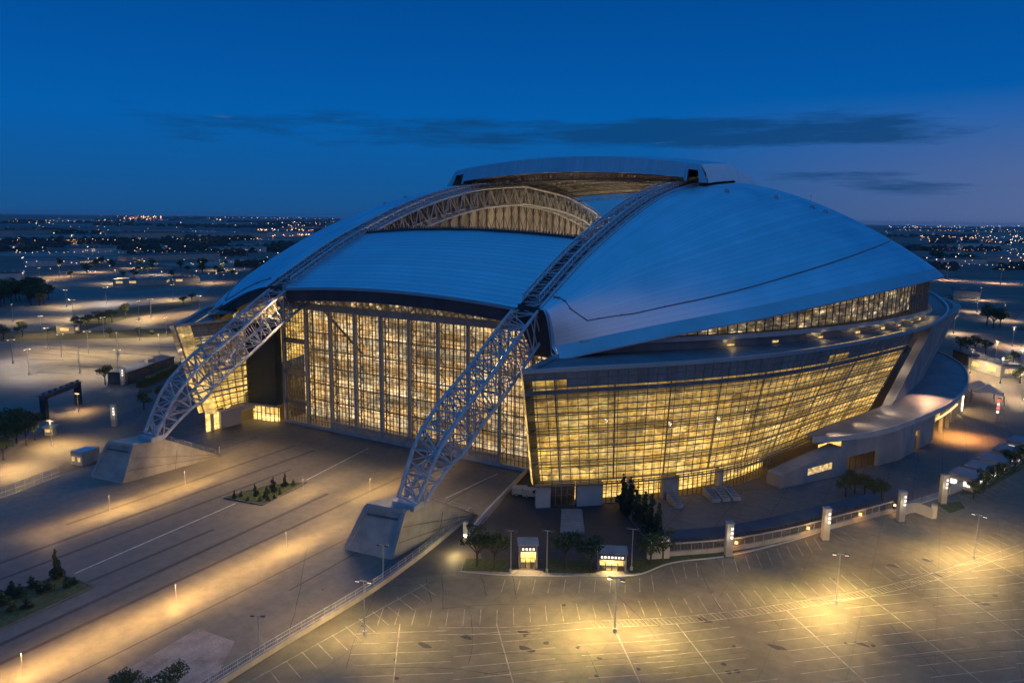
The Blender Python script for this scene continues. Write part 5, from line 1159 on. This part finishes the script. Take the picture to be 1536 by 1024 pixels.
# thin cloud streaks
mp = nt.nodes.new('ShaderNodeMapping'); mp.inputs['Scale'].default_value = (2.3, 2.3, 24.); mp.inputs['Location'].default_value = (3.3, 1.7, .4); L(nt, tc.outputs['Generated'], mp.inputs['Vector'])
n = noise(nt, mp.outputs['Vector'], 2.3, 10, .68)
band = ramp(nt, el, [(.084, 0.), (.097, 1.), (.120, 1.), (.137, 0.)])
band2 = math_(nt, 'MULTIPLY', ramp(nt, el, [(.03, 0.), (.045, 1.), (.06, .8), (.075, 0.)]), ramp(nt, az, [(.1, 0.), (.3, 1.)]))
wide = math_(nt, 'MULTIPLY', ramp(nt, az, [(-.0, 0.), (.0, 0.), (.2, 1.)]), .06)
bsum = math_(nt, 'MAXIMUM', band, band2)
azr = ramp(nt, math_(nt, 'ADD', math_(nt, 'MULTIPLY', az, .8), .62), [(.08, 0.), (.18, .55), (.36, .5), (.46, 1.), (.84, 1.), (.92, .35)])
th = math_(nt, 'MULTIPLY', math_(nt, 'MULTIPLY', bsum, azr), .30)
cl = ramp(nt, math_(nt, 'ADD', n, th), [(.60, 0.), (.80, 1.)])
cl = math_(nt, 'MULTIPLY', cl, ramp(nt, bsum, [(0., 0.), (.35, 1.)]))
c = mix(nt, c, (.004, .050, .165), math_(nt, 'MULTIPLY', cl, .80))
hi = math_(nt, 'MULTIPLY', ramp(nt, noise(nt, mp.outputs['Vector'], 5.0, 5, .6), [(.66, 0.), (.76, 1.)]), band)
c = mix(nt, c, (.06, .17, .36), math_(nt, 'MULTIPLY', hi, .4))
sk = mix(nt, (0, 0, 0), sky.outputs[0], .006)
c = mix(nt, c, sk, 1., 'ADD')
L(nt, c, bg.inputs['Color']); bg.inputs['Strength'].default_value = 1.0
sl = bpy.data.lights.new('sun', 'SUN'); sl.energy = .17; sl.angle = R(70); sl.color = (1., .86, .78)
so = bpy.data.objects.new('sun', sl); COL.objects.link(so); so.rotation_euler = Vector((-.72, .6, -.30)).to_track_quat('-Z', 'Y').to_euler()
S.view_settings.view_transform = 'Standard'; S.view_settings.look = 'None'; S.view_settings.gamma = 1; S.view_settings.exposure = 0
S.render.engine = 'CYCLES'; S.cycles.use_denoising = True; S.cycles.max_bounces = 6; S.cycles.diffuse_bounces = 2; S.cycles.glossy_bounces = 2; S.cycles.transparent_max_bounces = 12
S.cycles.sample_clamp_indirect = 3; S.cycles.use_light_tree = True; S.cycles.caustics_reflective = False; S.cycles.caustics_refractive = False
# evening haze: one even body of air round the camera and the whole scene
hz = bpy.data.materials.new('haze air'); hz.use_nodes = True; hn = hz.node_tree; hn.nodes.remove(hn.nodes['Principled BSDF'])
pv = hn.nodes.new('ShaderNodeVolumePrincipled'); pv.inputs['Color'].default_value = (.75, .82, .95, 1); pv.inputs['Density'].default_value = 3.2e-5
L(hn, pv.outputs[0], hn.nodes['Material Output'].inputs['Volume'])
hb = MB(); hb.box((0, 0, 47.5), (51000, 51000, 98)); ho = hb.build('haze', hz); ho['kind'] = 'stuff'; ho['label'] = 'thin evening haze over the plain'
S.cycles.volume_bounces = 0
